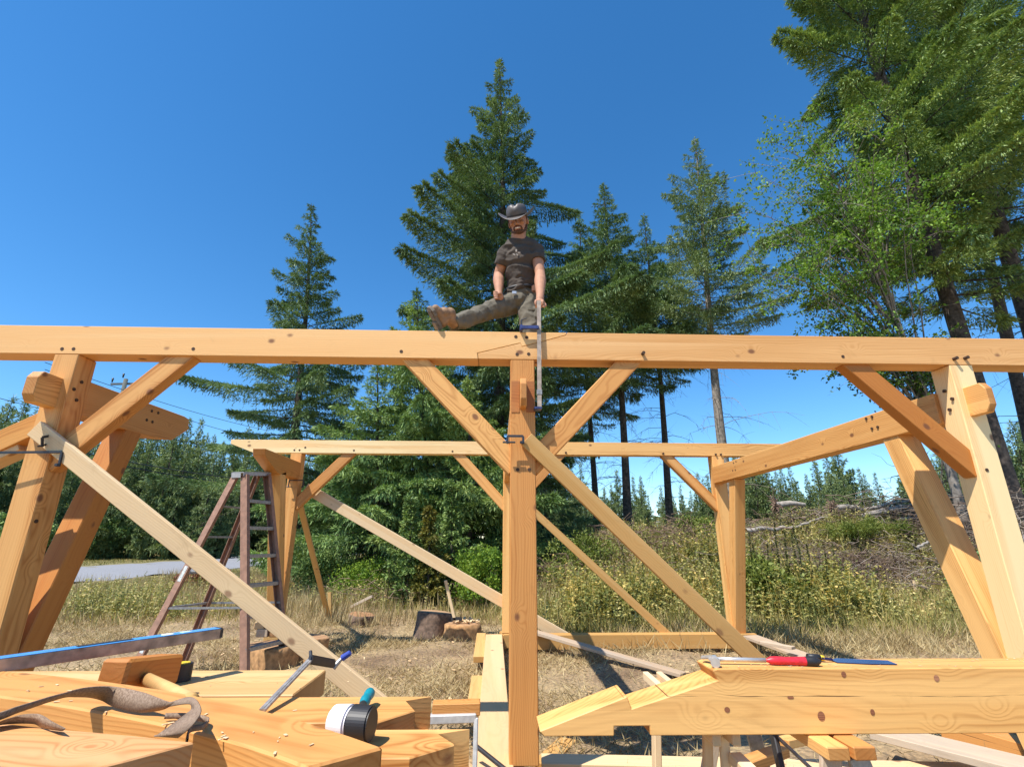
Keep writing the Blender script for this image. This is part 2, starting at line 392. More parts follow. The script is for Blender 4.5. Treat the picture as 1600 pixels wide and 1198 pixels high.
# posts
posts = {}
for k, (a, b_) in PX.items():
    for row, (y0, y1) in (('n', (YF, YB)), ('f', (GF, GB))):
        xa, xb = (a, b_) if row == 'n' else ((-2.965, -2.81) if k == 'l' else (a, b_) if k == 'c' else (3.125, 3.3))
        z0 = .2 if row == 'f' else .19
        mt = FIR_PALE if (k, row) == ('r', 'n') else FIR
        posts[k+row] = timber('post', ((xa+xb)/2, (y0+y1)/2, z0), ((xa+xb)/2, (y0+y1)/2, ZP0+(.015 if row == 'f' else 0)-.001), y1-y0-.002, xb-xa, mt, fr, up=(1, 0, 0), bevel=.005)
        posts[k+row].name = 'post'
for px, py in ((809, 733.5), (827, 733.5)): q = at(px, py, Y=YF); peg(posts['cn'], q.x, q.y, q.z)
for px, py in ((115, 608), (127, 597), (119, 625), (56, 814)): 
    q = at(px, py, X=PX['l'][1]); peg(posts['ln'], q.x, q.y, q.z, d=(1, 0, 0), out=.006)
for px, py in ((1477, 611), (1489, 623), (1485, 640)):
    q = at(px, py, X=PX['r'][0]); peg(posts['rn'], q.x, max(q.y, YF+.02), q.z, d=(-1, 0, 0), out=.012, name='peg')
q = at(1542, 734, Y=YF); peg(posts['rn'], q.x, q.y, q.z)
# ties
def tie(x0, x1, prof, mat=FIR, label=None):
    """prof in (Y,Z)"""
    cy = sum(p[0] for p in prof)/len(prof); cz = sum(p[1] for p in prof)/len(prof)
    bm = prism_bm([(y-cy, z-cz) for y, z in prof], x1-x0, .004)
    M = Matrix(((0, -1, 0, (x0+x1)/2), (1, 0, 0, cy), (0, 0, 1, cz), (0, 0, 0, 1)))
    o = link('tie_beam', bm_mesh('tie_beam', bm), mat, fr, M)
    if label: o['label'] = label
    return o
def tongue(xc, wd, y0, parent, mat=FIR, zc=2.255, h=.2):
    c = .045
    prof = [(y0+c*.7, zc-h/2), (YF+.02, zc-h/2), (YF+.02, zc+h/2), (y0+c*.7, zc+h/2), (y0, zc+h/2-c), (y0, zc-h/2+c)]
    cy = (y0+YF)/2
    bm = prism_bm([(y-cy, z-zc) for y, z in prof], wd, .004)
    M = Matrix(((0, -1, 0, xc), (1, 0, 0, cy), (0, 0, 1, zc), (0, 0, 0, 1)))
    link('tenon_end', bm_mesh('tenon_end', bm), mat, parent, M)
tl = tie(-2.93, -2.80, [(YB-.01, 2.14), (4.08, 2.14), (4.3, 2.17), (4.49, 2.30), (4.47, 2.39), (4.40, 2.40), (YB-.01, 2.38)])
tongue(-2.885, .075, 3.00, tl)
tr_ = tie(3.10, 3.25, [(YB-.01, 2.14), (GF+.01, 2.14), (GF+.01, 2.375), (YB-.01, 2.36)])
tongue(3.205, .05, 3.02, tr_)
tcn = tie(.09, .228, [(YB-.01, 2.14), (GF+.01, 2.14), (GF+.01, 2.365), (YB-.01, 2.365)])
tongue(.160, .040, 3.06, tcn, FIR, 2.27, .19)
tfl = tie(-2.95, -2.80, [(GF+.01, 2.17), (6.45, 2.16), (6.08, 2.30), (6.04, 2.32), (6.02, 2.40), (GF+.01, 2.40)], FIR_RED)
for x0, x1 in ((.083, .137), (.183, .236)):   # shoulders of the through tie seen in the post face
    bm = prism_bm([(x0-.16, -.115), (x1-.16, -.115), (x1-.16, .10), (x0-.16, .10)], .006, 0)
    link('tie_shoulder', bm_mesh('tie_shoulder', bm), ENDG, tcn, Matrix.Translation((.16, YF, 2.27)))
for px, py in ((1354, 654), (1363, 651), (1363, 669.5), (1372, 667)): q = at(px, py, X=3.10); peg(tr_, q.x, q.y, q.z, d=(-1, 0, 0), out=.008)
for px, py in ((1146, 723), (1150, 721), (1145, 735), (1149, 734)): q = at(px, py, X=3.10); peg(tr_, q.x, q.y, q.z, d=(-1, 0, 0), r=.012)
for px, py in ((229, 656), (238, 659), (237, 642), (247, 645)): q = at(px, py, X=-2.80); peg(tl, q.x, q.y, q.z, d=(1, 0, 0), out=.004)
# struts
def strut(x0, x1, yh, yf, z1, zf, mat=FIR, w_=.165):
    xc = (x0+x1)/2
    timber('strut', (xc, yf, zf), (xc, yh, z1), w_, x1-x0, mat, fr, up=(1, 0, 0), bevel=.006)
strut(-2.945, -2.802, 3.845, 3.285, 2.16, .2, FIR_RED)
strut(3.112, 3.275, 3.815, 3.275, 2.16, .2, FIR)
strut(-2.95, -2.80, 6.62, 7.20, 2.19, .22, FIR)
strut(3.14, 3.283, 6.66, 7.20, 2.16, .22, FIR)
# braces
def brace(xp, xq, y0, y1, mat=FIR, t=.135, z0=1.76, z1=ZP0+.03):
    """centre line from (xp, low) to (xq, high)"""
    p0 = Vector((xp, (y0+y1)/2, z0)); p1 = Vector((xq, (y0+y1)/2, z1)); d = (p1-p0).normalized()
    timber('brace', p0-d*.03, p1+d*.02, t, y1-y0, mat, fr, up=(0, 1, 0), bevel=.005)
h_ = .09
for s, a in ((-1, PX['c'][0]), (1, PX['c'][1]), (1, PX['l'][1]), (-1, PX['r'][0])):
    brace(a-s*.02, a+s*.68, YF+.022, YF+.112, FIR if a < 1 else FIR_RED, z0=1.82)
for s, a in ((-1, PX['c'][0]), (1, PX['c'][1]), (1, -2.80), (-1, 3.125)):
    brace(a-s*.02, a+s*.68, GF+.022, GF+.112, FIR, z0=1.82, z1=ZP0+.04)
# sills
so = timber('sill_beam', (.26, 7.10, .115), (3.4, 7.16, .115), .16, .17, BOARD_TAN, fr)
so2 = timber('sill_beam', (-.03, 7.1, .115), (.005, 1.8, .115), .21, .17, BOARD, fr)
#so3 = timber('sill_beam', (-3.1, 3.25, .11), (3.6, 3.25, .11), .17, .16, BOARD_TAN, fr)
#so4 = timber('sill_beam', (3.2, 3.4, .115), (3.2, 7.0, .115), .17, .16, BOARD_GREY, fr)
bm = bmesh.new(); bm_box(bm, (0, 0, 0), (.19, .3, .16), bev=.01)
for i, (x, y) in enumerate(((-2.87, 3.25), (-2.88, 7.24), (.16, 7.24), (3.2, 7.26))):
    me = bm_mesh('post_base', bm.copy()); link('post_base', me, BOARD_TAN, fr, Matrix.Translation((x, y, .115)) @ Matrix.Rotation(i*.1, 4, 'Z'))
bm.free()

# ------------------------------------------------------------ temporary bracing boards
def board(name, label, cat, p0, p1, wd, th, mat, nrm=(0, -1, 0), group=None, bevel=.003, cut0=0, cut1=0):
    o = timber(name, p0, p1, th, wd, mat, None, up=Vector(p1 if False else (0, 0, 1)) if False else upvec(p0, p1, nrm), bevel=bevel, cut0=cut0, cut1=cut1)
    return tag(o, label, cat, group)
def upvec(p0, p1, nrm):
    d = (Vector(p1)-Vector(p0)).normalized(); return Vector(nrm).cross(d)
YT = YF-.022
b1 = board('brace_board', 'pale rough-sawn board clamped to the near left post, slanting down past the stepladder', 'board',
           at(56, 669, Y=YT), at(735, 1216, Y=YT+.05), .105, .038, BOARD, group='temporary bracing boards')
b2 = board('brace_board', 'tan board clamped to the middle near post, slanting down behind the big notched timber', 'board',
           at(822, 686, Y=YT), at(1345, 1188, Y=3.35), .098, .036, BOARD_TAN, group='temporary bracing boards')
b3 = board('brace_board', 'long pale pinkish board slanting from the far left post to the middle of the frame', 'board',
           at(478, 762, Y=7.345), at(884, 996, Y=7.345), .145, .04, BOARD, group='temporary bracing boards')
b4 = board('brace_board', 'narrow orange board slanting down to the far sill beam right of the middle posts', 'board',
           at(800, 768, Y=GF-.02), at(1044, 992, Y=7.23), .10, .036, BOARD_TAN, group='temporary bracing boards')
b5 = board('brace_board', 'thin stick leaning from the far left post down to the dry grass behind', 'board',
           at(463, 765, Y=7.36), at(513, 963, Z=.02), .09, .03, BOARD_TAN, group='temporary bracing boards')

def bar_clamp(label, c, d_bar, d_jaw, L, jaw, blue=True, group='clamps', cat='clamp', handle=True, hp=.0):
    """F clamp: c = fixed end of the bar, bar runs along d_bar, jaws along d_jaw"""
    t = thing('bar_clamp', label, cat, c, group)
    db = Vector(d_bar).normalized(); dj = Vector(d_jaw); dj = (dj-db*dj.dot(db)).normalized(); s = db.cross(dj)
    M = Matrix((db, dj, s)).transposed().to_4x4(); M.translation = c
    bm = bmesh.new(); bm_box(bm, (L/2, 0, 0), (L, .006, .020), M=Matrix.Identity(4), bev=.001)
    link('bar', bm_mesh('bar', bm), STEEL, t, M)
    bm = bmesh.new(); bm_box(bm, (.008, jaw/2-.01, 0), (.016, jaw+.02, .014), bev=.003); bm_box(bm, (.02, jaw-.008, 0), (.012, .022, .022), bev=.002)
    link('fixed_jaw', bm_mesh('fixed_jaw', bm), BLUE_METAL if blue else DSTEEL, t, M)
    x = L*.72 if hp == 0 else hp
    bm = bmesh.new(); bm_box(bm, (x, jaw/2-.01, 0), (.018, jaw+.03, .016), bev=.003)
    sj = link('sliding_jaw', bm_mesh('sliding_jaw', bm), BLUE_METAL if blue else DSTEEL, t, M)
    bm = bmesh.new(); bm_cyl(bm, (x-.055, jaw-.012, 0), (x+.05, jaw-.012, 0), .005, k=10); bm_cyl(bm, (x-.06, jaw-.012, 0), (x-.054, jaw-.012, 0), .013, k=12)
    link('screw', bm_mesh('screw', bm), STEEL, sj, M)
    if handle:
        bm = bmesh.new(); bm_cyl(bm, (x+.05, jaw-.012, 0), (x+.15, jaw-.012, 0), .012, .015, k=10); bmesh.ops.bevel(bm, geom=bm.edges[:], offset=.003, affect='EDGES', segments=1)
        link('handle', bm_mesh('handle', bm), BLUE if blue else DSTEEL, sj, M)
    return t
# clamp on the plate scarf, its bar standing up under the man's hand
ca = at(843, 640, Y=YF-.05); cb = at(842, 470, Y=3.15)
cl = thing('bar_clamp', 'tall steel bar clamp with blue jaws gripping the top beam under the man\'s hand', 'clamp', ca)
d = (cb-ca); Lb = d.length
Mc = axes_M(ca, d, (0, -1, 0))
bm = bmesh.new(); bm_box(bm, (Lb/2, 0, 0), (Lb, .028, .010), bev=.001); link('bar', bm_mesh('bar', bm), plain('bar_worn', (.36, .29, .23), .6, .1, .3, 30), cl, Mc)
q = at(830, 513, Y=3.2)
bm = bmesh.new(); bm_box(bm, (0, 0, 0), (.125, .018, .026), bev=.003); bm_box(bm, (-.058, .02, -.0), (.02, .05, .04), bev=.003)
uj = link('jaw', bm_mesh('jaw', bm), BLUE_METAL, cl, Matrix.Translation((at(838, 514, Y=3.13).x-.045, 3.13, 2.745)))
bm = bmesh.new(); p = at(815, 513, Y=3.14); bm_cyl(bm, (p.x, 3.15, 2.73), (p.x, 3.15, 2.81), .005); bm_cyl(bm, (p.x-.0, 3.15, 2.81), (p.x+.035, 3.15, 2.823), .004)
link('screw', bm_mesh('screw', bm), DSTEEL, cl)
bm = bmesh.new(); bm_box(bm, (ca.x-.01, YF-.03, ca.z+.01), (.05, .07, .016), bev=.003); link('jaw', bm_mesh('jaw', bm), BLUE_METAL, cl)
bm = bmesh.new(); bm_box(bm, (.12, 0, 0), (.035, .036, .016), bev=.002); link('slide_block', bm_mesh('slide_block', bm), STEEL, cl, Mc)
# board clamps on posts
def bracket_clamp(label, p, d_bar, L, jaw, k=.62):
    t = thing('post_clamp', label, 'clamp', p, 'dark clamps holding boards to posts')
    M = axes_M(p, d_bar, (0, 0, 1))
    bm = bmesh.new(); bm_box(bm, (L/2, 0, 0), (L, .012*k, .024*k), bev=.001); link('bar', bm_mesh('bar', bm), DSTEEL, t, M)
    bm = bmesh.new(); bm_box(bm, (L, 0, -jaw/2), (.014, .012, jaw), bev=.002); bm_box(bm, (L-.010, 0, -jaw+.01), (.022, .022, .018), bev=.003); link('jaw', bm_mesh('jaw', bm), DSTEEL, t, M)
    bm = bmesh.new(); bm_box(bm, (.0, 0, -jaw/2), (.014, .012, jaw), bev=.002); bm_cyl(bm, (-.03, 0, -jaw+.01), (.05, 0, -jaw+.01), .006); link('screw', bm_mesh('screw', bm), DSTEEL, t, M)
bracket_clamp('black bent clamp across the pale board at the top of the near left post', at(66, 683, Y=3.09), (at(110, 674, Y=3.30)-at(66, 683, Y=3.09)), .24, .06)
bracket_clamp('dark bar clamp reaching in from the left edge onto the near left post', at(-22, 707, Y=3.09), (at(75, 706, Y=3.12)-at(-22, 707, Y=3.09)), .42, .09)
bracket_clamp('dark clamp pinching the tan board to the middle near post', at(793, 681, Y=3.11), (1, 0, 0), .1, .05)
bracket_clamp('small black clamp on the far left post above its brace', at(452, 750, Y=7.1), (1, 0, 0.0), .2, .1)
# left edge outer boards
board('brace_board', 'pale board entering from the left edge and clamped to the near left post', 'board', at(-60, 745, Y=3.27), at(42, 700, Y=3.29), .05, .13, BOARD, group='temporary bracing boards')
timber('brace', (-3.75, 3.25, 1.62), (-2.93, 3.25, 2.08), .135, .09, FIR_RED, fr, up=(0, 1, 0))
# ------------------------------------------------------------ big notched timber on sawhorses, front right
TY0, TY1 = 2.0, 2.155
prof = [(.152, .779), (.169, .706), (.413, .706), (.415, .735), (.539, .735), (.540, .706), (2.75, .704), (2.75, .911), (.80, .911), (.772, .892), (.797, .877), (.477, .789), (.464, .827)]
prof[0] = (.150, .727)
prof = [(.150, .727), (.169, .706), (.413, .706), (.415, .735), (.539, .735), (.540, .706), (2.75, .704), (2.75, .911), (.80, .911), (.782, .905), (.797, .875), (.480, .788), (.466, .826), (.150, .727)][:-1]
# tip rises from the lower end to the first step
prof[0] = (.152, .722)
prof.insert(0, (.150, .740)) if False else None
cx, cz = 1.4, .805
bm = prism_bm([(x-cx, z-cz) for x, z in prof], TY1-TY0, .003)
nt_ = thing('scarfed_timber', 'large knotty fir timber with stepped scarf end lying on sawhorses, front right', 'timber', (1.4, 2.08, .704))
link('beam', bm_mesh('beam', bm), BIG, nt_, Matrix.Translation((cx, (TY0+TY1)/2, cz)))
KN = wood('knot_wood', (.40, .17, .08), (.17, .06, .03), ring=330, contrast=.9, knots=0)
for px, py, rx, rz in ((1318, 1053, .009, .010), (1463, 1059, .010, .011), (1283, 1118, .013, .015), (1363, 1112, .008, .010), (1136, 1108, .010, .009), (1235, 1089, .012, .005)):
    q = at(px, py, Y=TY0); bm = bmesh.new()
    bmesh.ops.create_circle(bm, cap_ends=True, segments=16, radius=1, matrix=Matrix.Diagonal((rx, 1, rz, 1)) @ Matrix.Rotation(math.pi/2, 4, 'X'))
    link('knot', bm_mesh('knot', bm), KN, nt_, Matrix.Translation((q.x, TY0-.0012, q.z)))

def sawhorse(name, label, x, xs, ztop, y0, y1, light):
    t = thing('sawhorse', label, 'sawhorse', (x, (y0+y1)/2, 0), 'sawhorses under the notched timber')
    for dx in xs:
        timber('top_rail', (x+dx, y0, ztop-.02), (x+dx, y1, ztop-.02), .076, .04, BOARD_TAN, t, bevel=.003)
    for sx in (-1, 1):
        for yy in (y0+.03, y1-.1):
            timber('leg', (x+sx*.05, yy, ztop-.03), (x+sx*.30, yy-.04 if yy < 2.2 else yy+.1, .03), .038, .085, BOARD_GREY, t, up=(0, 1, 0), bevel=.003, )
    timber('cross_brace', (x-.22, y0-.01, .28), (x+.12, y0+.0, .5), .02, .07, BOARD_GREY, t, up=(0, 0, 1))
    return t
s1 = thing('sawhorse', 'grey weathered sawhorse with paired rails under the middle of the notched timber', 'sawhorse', (1.18, 2.1, 0))
for dx in (-.045, .045): timber('top_rail', (1.18+dx, 1.90, .682), (1.18+dx, 2.9, .682), .076, .04, FIR, s1)
for dx in (-.045, .045):
    for yy, yo in ((1.95, -.05), (2.8, .1)):
        s_ = 1 if dx > 0 else -1
        lg = timber('leg', (1.18+dx, yy, .66), (1.18+dx+s_*.16, yy+yo, .01), .02, .07, ALU_DULL if dx > 0 else BOARD_GREY, s1, up=(0, 1, 0) if False else (s_, 0, .3))
        if dx > 0 and yy < 2: 
            bm = bmesh.new(); bm_box(bm, (-.13, 0.0, .036) if False else (-.19, 0, .0355), (.09, .016, .001)); sl = link('label', bm_mesh('label', bm), WHITE, lg); sl.matrix_basis = Matrix.Identity(4)
            bm = bmesh.new()
            for i_, (u_, v_, w2) in enumerate(((-.205, -.002, .05), (-.205, .003, .03), (-.18, 0, .006))): bm_box(bm, (u_, v_, .0365), (w2, .002, .0006))
            sp = link('print', bm_mesh('print', bm), BLACK, sl); sp.matrix_basis = Matrix.Identity(4)
s2 = thing('sawhorse', 'light wooden sawhorse with bright spreader boards under the notched timber, left one', 'sawhorse', (.80, 2.2, 0))
for dx in (-.035, .035): timber('top_rail', (.815+dx, 2.02, .684), (.815+dx, 2.9, .684), .03, .04, BOARD, s2)
for yy, dx in ((2.12, -.03), (2.12, .03), (2.85, 0)): timber('leg', (.815+dx, yy, .68), (.77+dx*1.6, yy, .01), .034, .06 if dx == 0 else .022, BOARD, s2, up=(0, 1, 0))
q0 = at(1148, 1183, Y=2.1); q1 = at(1190, 1225, Y=1.95); timber('spreader', q0, q1, .05, .04, BOARD, s2)
q0 = at(1160, 1196, Y=2.45); q1 = at(1222, 1172, Y=2.75); timber('spreader', q0, q1, .07, .04, FIR, s2)
q0 = at(1222, 1160, Y=2.9); q1 = at(1272, 1150, Y=3.1); timber('spreader', q0, q1, .07, .04, FIR, s2)
t = thing('metal_trestle', 'thin dark metal trestle leg with bright edge below the notched timber', 'trestle', at(1240, 1170, Y=2.3))
timber('leg', at(1206, 1135, Y=2.35), at(1240, 1290, Y=2.2), .02, .04, DSTEEL, t, up=(0, 1, 0))
timber('strut', at(1214, 1150, Y=2.33), at(1310, 1240, Y=2.2), .012, .03, ALU_DULL, t, up=(0, 1, 0))

# ------------------------------------------------------------ boards lying about
def lying(label, p, q, wd, th, mat, name='loose_board', grp='boards lying on the ground', bevel=.003):
    return tag(timber(name, p, q, wd, th, mat, None, bevel=bevel), label, 'board', grp)
lying('grey live-edge board lying askew across the far sill beam', at(836, 987, Z=.23), at(1068, 1054, Z=.06), .13, .035, BOARD_GREY)
lying('pinkish board lying on the ground right of the far right post', at(1172, 994, Z=.17), at(1330, 1052, Z=.05), .22, .035, BOARD_GREY)
lying('short dark plank lying over the pinkish board by the far right post', at(1190, 1003, Z=.20), at(1240, 1012, Z=.20), .08, .03, BOARD_GREY)
lying('long pale board running along the bottom edge right of the middle post', at(846, 1190, Z=.10), at(1600, 1206, Z=.08), .15, .04, BOARD)
lying('broad pale plank slanting to the bottom right corner', at(1370, 1141, Z=.2), at(1680, 1218, Z=.2), .26, .04, BOARD_GREY)
lying('brown offcut on the straw at the foot of the middle post', at(846, 1196, Z=.02), at(888, 1156, Z=.02), .13, .03, BOARD_TAN)
lying('dark shaded beam lying on the ground below the right strut', at(1480, 1138, Z=.1), at(1610, 1176, Z=.1), .16, .12, BIG)
lying('small pale offcut stacked beside the middle sill, upper one', at(752, 992, Z=.12), at(748, 1030, Z=.1), .12, .06, BOARD_TAN, 'timber_offcut', 'offcuts beside the middle sill')
lying('pale offcut block beside the middle sill, lower one', at(746, 1066, Z=.1), at(742, 1104, Z=.1), .11, .12, BOARD_TAN, 'timber_offcut', 'offcuts beside the middle sill')
lying('square timber offcut resting on the aluminium stand left of the middle post', at(676, 1106, Z=.63), at(750, 1104, Z=.63), .07, .05, FIR, 'timber_offcut', 'offcuts beside the middle sill')
# aluminium stand
t = thing('aluminium_stand', 'bright aluminium folding stand left of the middle post', 'stand', at(740, 1190, Z=.2))
a = at(640, 1124, Z=.6); b_ = at(744, 1120, Z=.6)
timber('top_rail', a, b_, .035, .035, ALU, t)
timber('leg', b_, Vector((b_.x+.0, b_.y-.12, .01)), .035, .02, ALU, t, up=(1, 0, 0))
timber('leg', a+Vector((-.2, 0, 0)), Vector((a.x-.2, a.y-.12, .01)), .035, .02, ALU, t, up=(1, 0, 0))
timber('lower_rail', b_+Vector((0, -.09, -.35)), Vector((a.x-.2, a.y-.09, b_.z-.35)), .02, .02, ALU_DULL, t)
# yellow handled stick in the shade by the stand
tag(timber('pry_bar', at(738, 1160, Z=.3), at(800, 1210, Z=.25), .02, .02, DSTEEL), 'dark bar leaning across the middle sill at the bottom edge', 'pry bar')

# ------------------------------------------------------------ timbers stacked front left
ZT = .87
def stacked(name, label, y0, y1, x1, ztop, th, xl=-3.2, zig=.0, mat=FIR, endz=True):
    t = thing('stacked_timber', label, 'timber', (x1-1, (y0+y1)/2, ztop-th), 'timbers stacked front left')
    # plan outline: notched scarf on the right end
    if zig:
        yc = (y0+y1)/2; wd = y1-y0
        prof = [(xl, y0), (x1-zig*1.0, y0), (x1-zig*.25, y0+wd*.42), (x1-zig*.62, y0+wd*.80), (x1, y1-.004), (x1, y1), (xl, y1)]
        bm = bmesh.new()
        def slab(pr, za, zb):
            a = [bm.verts.new((x-x1+1, y-yc, za)) for x, y in pr]; b = [bm.verts.new((x-x1+1, y-yc, zb)) for x, y in pr]
            bm.faces.new(a[::-1]); bm.faces.new(b)
            for i in range(len(a)): j = (i+1) % len(a); bm.faces.new((a[i], a[j], b[j], b[i]))
        slab(prof, th*.45, th)
        slab([(xl, y0+.001), (x1-.003, y0+.001), (x1-.003, y1-.001), (xl, y1-.001)], 0, th*.449)
        bmesh.ops.recalc_face_normals(bm, faces=bm.faces)
        bmesh.ops.bevel(bm, geom=[e for e in bm.edges if e.calc_length() > .1], offset=.003, segments=1, affect='EDGES')
        M = Matrix.Translation((x1-1, yc, ztop-th))
        link('beam', bm_mesh('beam', bm), mat, t, M)
    else:
        timber('beam', (xl, (y0+y1)/2, ztop-th/2), (x1, (y0+y1)/2, ztop-th/2), y1-y0, th, mat, t)
    return t
xr2 = at(672, 1092, Z=ZT).x; xr3 = at(733, 1141, Z=ZT).x; xr1 = at(503, 1042, Z=ZT).x
stacked('a', 'striped orange plank end lying behind the others, carrying the bar clamp', 1.875, 2.20, xr1+.03, ZT, .085, mat=wood('striped_fir', (.66, .42, .18), (.42, .2, .06), ring=330, contrast=.7, knots=.3))
stacked('b', 'fir timber with zigzag-cut end lying just behind the rubber mallet', 1.605, 1.845, xr2, ZT, .16, zig=.12)
stacked('c', 'fir timber with zigzag-cut end lying under the rubber mallet, nearest of the notched pair', 1.375, 1.56, xr3, ZT-.003, .17, zig=.13)
# small block in front
tag(timber('timber_offcut', at(604, 1192, Z=.83), at(655, 1196, Z=.83), .10, .05, FIR), 'small pale block with round knot at the bottom edge left of the stand', 'offcut')
# trestles that carry the stack
for i, (x, lb) in enumerate(((-.55, 'sawhorse hidden under the right end of the stacked timbers'), (-1.9, 'sawhorse hidden under the left end of the stacked timbers'))):
    t = thing('sawhorse', lb, 'sawhorse', (x, 1.7, 0))
    timber('top_rail', (x, 1.2, .66), (x, 2.3, .66), .09, .08, BOARD_GREY, t)
    for yy in (1.3, 2.2):
        for s_ in (-1, 1): timber('leg', (x+s_*.03, yy, .66), (x+s_*.24, yy, .01), .04, .085, BOARD_GREY, t, up=(0, 1, 0))
# big diagonal timber on top
zt4 = 1.0
A = [at(0, 1047, Z=zt4), at(290, 1083, Z=zt4), at(597, 1166, Z=zt4)]; B = [at(0, 1087, Z=zt4), at(260, 1132, Z=zt4), at(480, 1198, Z=zt4)]
dirv = (A[2]-A[0]).normalized(); a0 = A[0]-dirv*1.3; b0 = B[0]-dirv*1.3
def curve_pts(P, n=14):
    P = [Vector(p) for p in P]; out = []
    for i in range(n+1):
        t = i/n
        out.append(P[0]*(1-t)**2+P[1]*2*t*(1-t)+P[2]*t*t)
    return out
ctrA = A[1]*2-(A[0]+A[2])*.5; ctrB = B[1]*2-(B[0]+B[2])*.5
back = [a0]+curve_pts((A[0], ctrA, A[2])); front = [b0]+curve_pts((B[0], ctrB, B[2]+(B[2]-B[1])*.0))
back.append(A[2]+dirv*.002); front_end = A[2]+(B[2]-A[2])*1.0
outl = [(p.x, p.y) for p in back]+[(p.x, p.y) for p in front[::-1]]
t4 = thing('curved_timber', 'big gently curved fir timber lying slantwise on top of the stack, front left', 'timber', (A[1].x, A[1].y, .87))
def outline_slab(name, outl, z0, z1, mat, parent, ang=0, bevel=.004):
    cx = sum(p[0] for p in outl)/len(outl); cy = sum(p[1] for p in outl)/len(outl); Rm = Matrix.Rotation(-ang, 2)
    bm = bmesh.new(); pts = [Rm @ Vector((x-cx, y-cy)) for x, y in outl]
    a = [bm.verts.new((p.x, p.y, 0)) for p in pts]; b = [bm.verts.new((p.x, p.y, z1-z0)) for p in pts]
    bm.faces.new(a); bm.faces.new(b)
    for i in range(len(a)): j = (i+1) % len(a); bm.faces.new((a[i], a[j], b[j], b[i]))
    bmesh.ops.recalc_face_normals(bm, faces=bm.faces)
    if bevel: bmesh.ops.bevel(bm, geom=[e for e in bm.edges if len(e.link_faces) == 2 and e.calc_face_angle(0) > .7], offset=bevel, segments=1, affect='EDGES')
    M = Matrix.Translation((cx, cy, z0)) @ Matrix.Rotation(ang, 4, 'Z')
    return link(name, bm_mesh(name, bm), mat, parent, M)
angd = math.atan2(dirv.y, dirv.x)
outline_slab('beam', outl, .872, zt4, FIR, t4, angd)
# nearest plank with swirl knot
zt5 = 1.045
P5 = [at(-200, 1112, Z=zt5), at(0, 1129, Z=zt5), at(100, 1139, Z=zt5), at(215, 1149, Z=zt5), at(304, 1159, Z=zt5), at(192, 1189, Z=zt5), at(150, 1199, Z=zt5), at(60, 1225, Z=zt5), at(-200, 1260, Z=zt5)]
t5 = thing('fir_plank', 'nearest fir plank with a large swirling knot and slanted end, bottom left corner', 'plank', (P5[3].x, P5[3].y, 1.0))
FIR_SWIRL = wood('swirl_fir', (.76, .45, .20), (.46, .20, .07), ring=230, contrast=.8, knots=1.6, kscale=(5, 6, 6), pith=(.05, -.03))
outline_slab('plank', [(p.x, p.y) for p in P5], 1.008, zt5, FIR_SWIRL, t5, -.15, .002)
# big wooden mallet (beetle)
q = at(216, 1050, Y=1.74)
bt = thing('wooden_mallet', 'square-headed wooden mallet lying on the curved timber behind the strap', 'mallet', q)
p0 = at(174, 1056, Y=1.62); p1 = at(264, 1044, Y=1.86); ctr = (p0+p1)/2
timber('head', p0, p1, .085, .085, FIR_RED, bt, bevel=.008)
bm = bmesh.new(); bm_cyl(bm, at(228, 1060, Y=1.70), at(300, 1094, Y=1.36), .017, .016, 16); link('handle', bm_mesh('handle', bm, True), BOARD_TAN, bt)
# tape measure
q = at(284, 1041, Y=2.05)
tp = thing('tape_measure', 'small round black tape measure with yellow edge on the striped plank', 'tape measure', (q.x, q.y, ZT))
bm = bmesh.new(); bm_cyl(bm, (q.x, q.y, ZT+.001), (q.x, q.y, ZT+.055), .036, .036, 24); link('case', bm_mesh('case', bm), BLACK, tp)
bm = bmesh.new(); bm_cyl(bm, (q.x, q.y, ZT+.0555), (q.x, q.y, ZT+.0575), .026, .026, 20); link('yellow_ring', bm_mesh('yellow_ring', bm), YELLOW, tp)

# spirit level
Lz = 1.03; a = at(0, 1028, Z=Lz); b_ = at(343, 981, Z=Lz); dl = (b_-a).normalized()
lv = thing('spirit_level', 'long blue-topped spirit level reaching in from the left edge', 'spirit level', (a+b_)/2)
p0 = a-dl*1.05
x, y, z = frame_axes(b_-p0); Ml = Matrix((x, y, z)).transposed().to_4x4(); Ml.translation = p0; Ll = (b_-p0).length
bm = bmesh.new(); bm_box(bm, (Ll/2, .0, -.016), (Ll, .05, .034), bev=.002); link('body', bm_mesh('body', bm), plain('level_edge', (.30, .24, .20), .4, .4, .4, 30), lv, Ml)
bm = bmesh.new(); bm_box(bm, (Ll/2, .0, .0022), (Ll-.012, .046, .0015), bev=.0005); link('blue_face', bm_mesh('blue_face', bm), plain('level_blue', (.06, .33, .75), .3, .1, .1, 20), lv, Ml)
bm = bmesh.new(); bm_box(bm, (Ll-.004, .0, -.015), (.016, .053, .037), bev=.004); link('end_cap', bm_mesh('end_cap', bm), BLACK, lv, Ml)
bm = bmesh.new(); bm_box(bm, (1.05+.25, .003, .0035), (.15, .022, .0015), bev=.0005); link('hand_slot', bm_mesh('hand_slot', bm), BLACK, lv, Ml)
bm = bmesh.new(); bm_cyl(bm, (1.05+.43, .0, .003), (1.05+.43, .0, .0042), .019, k=20); link('vial', bm_mesh('vial', bm), plain('vial_white', (.8, .82, .8), .25), lv, Ml)
bm = bmesh.new(); bm_box(bm, (Ll-.12, .0, .0035), (.03, .025, .0015)); link('vial', bm_mesh('vial', bm), plain('vial_pale', (.6, .8, .9), .25), lv, Ml)

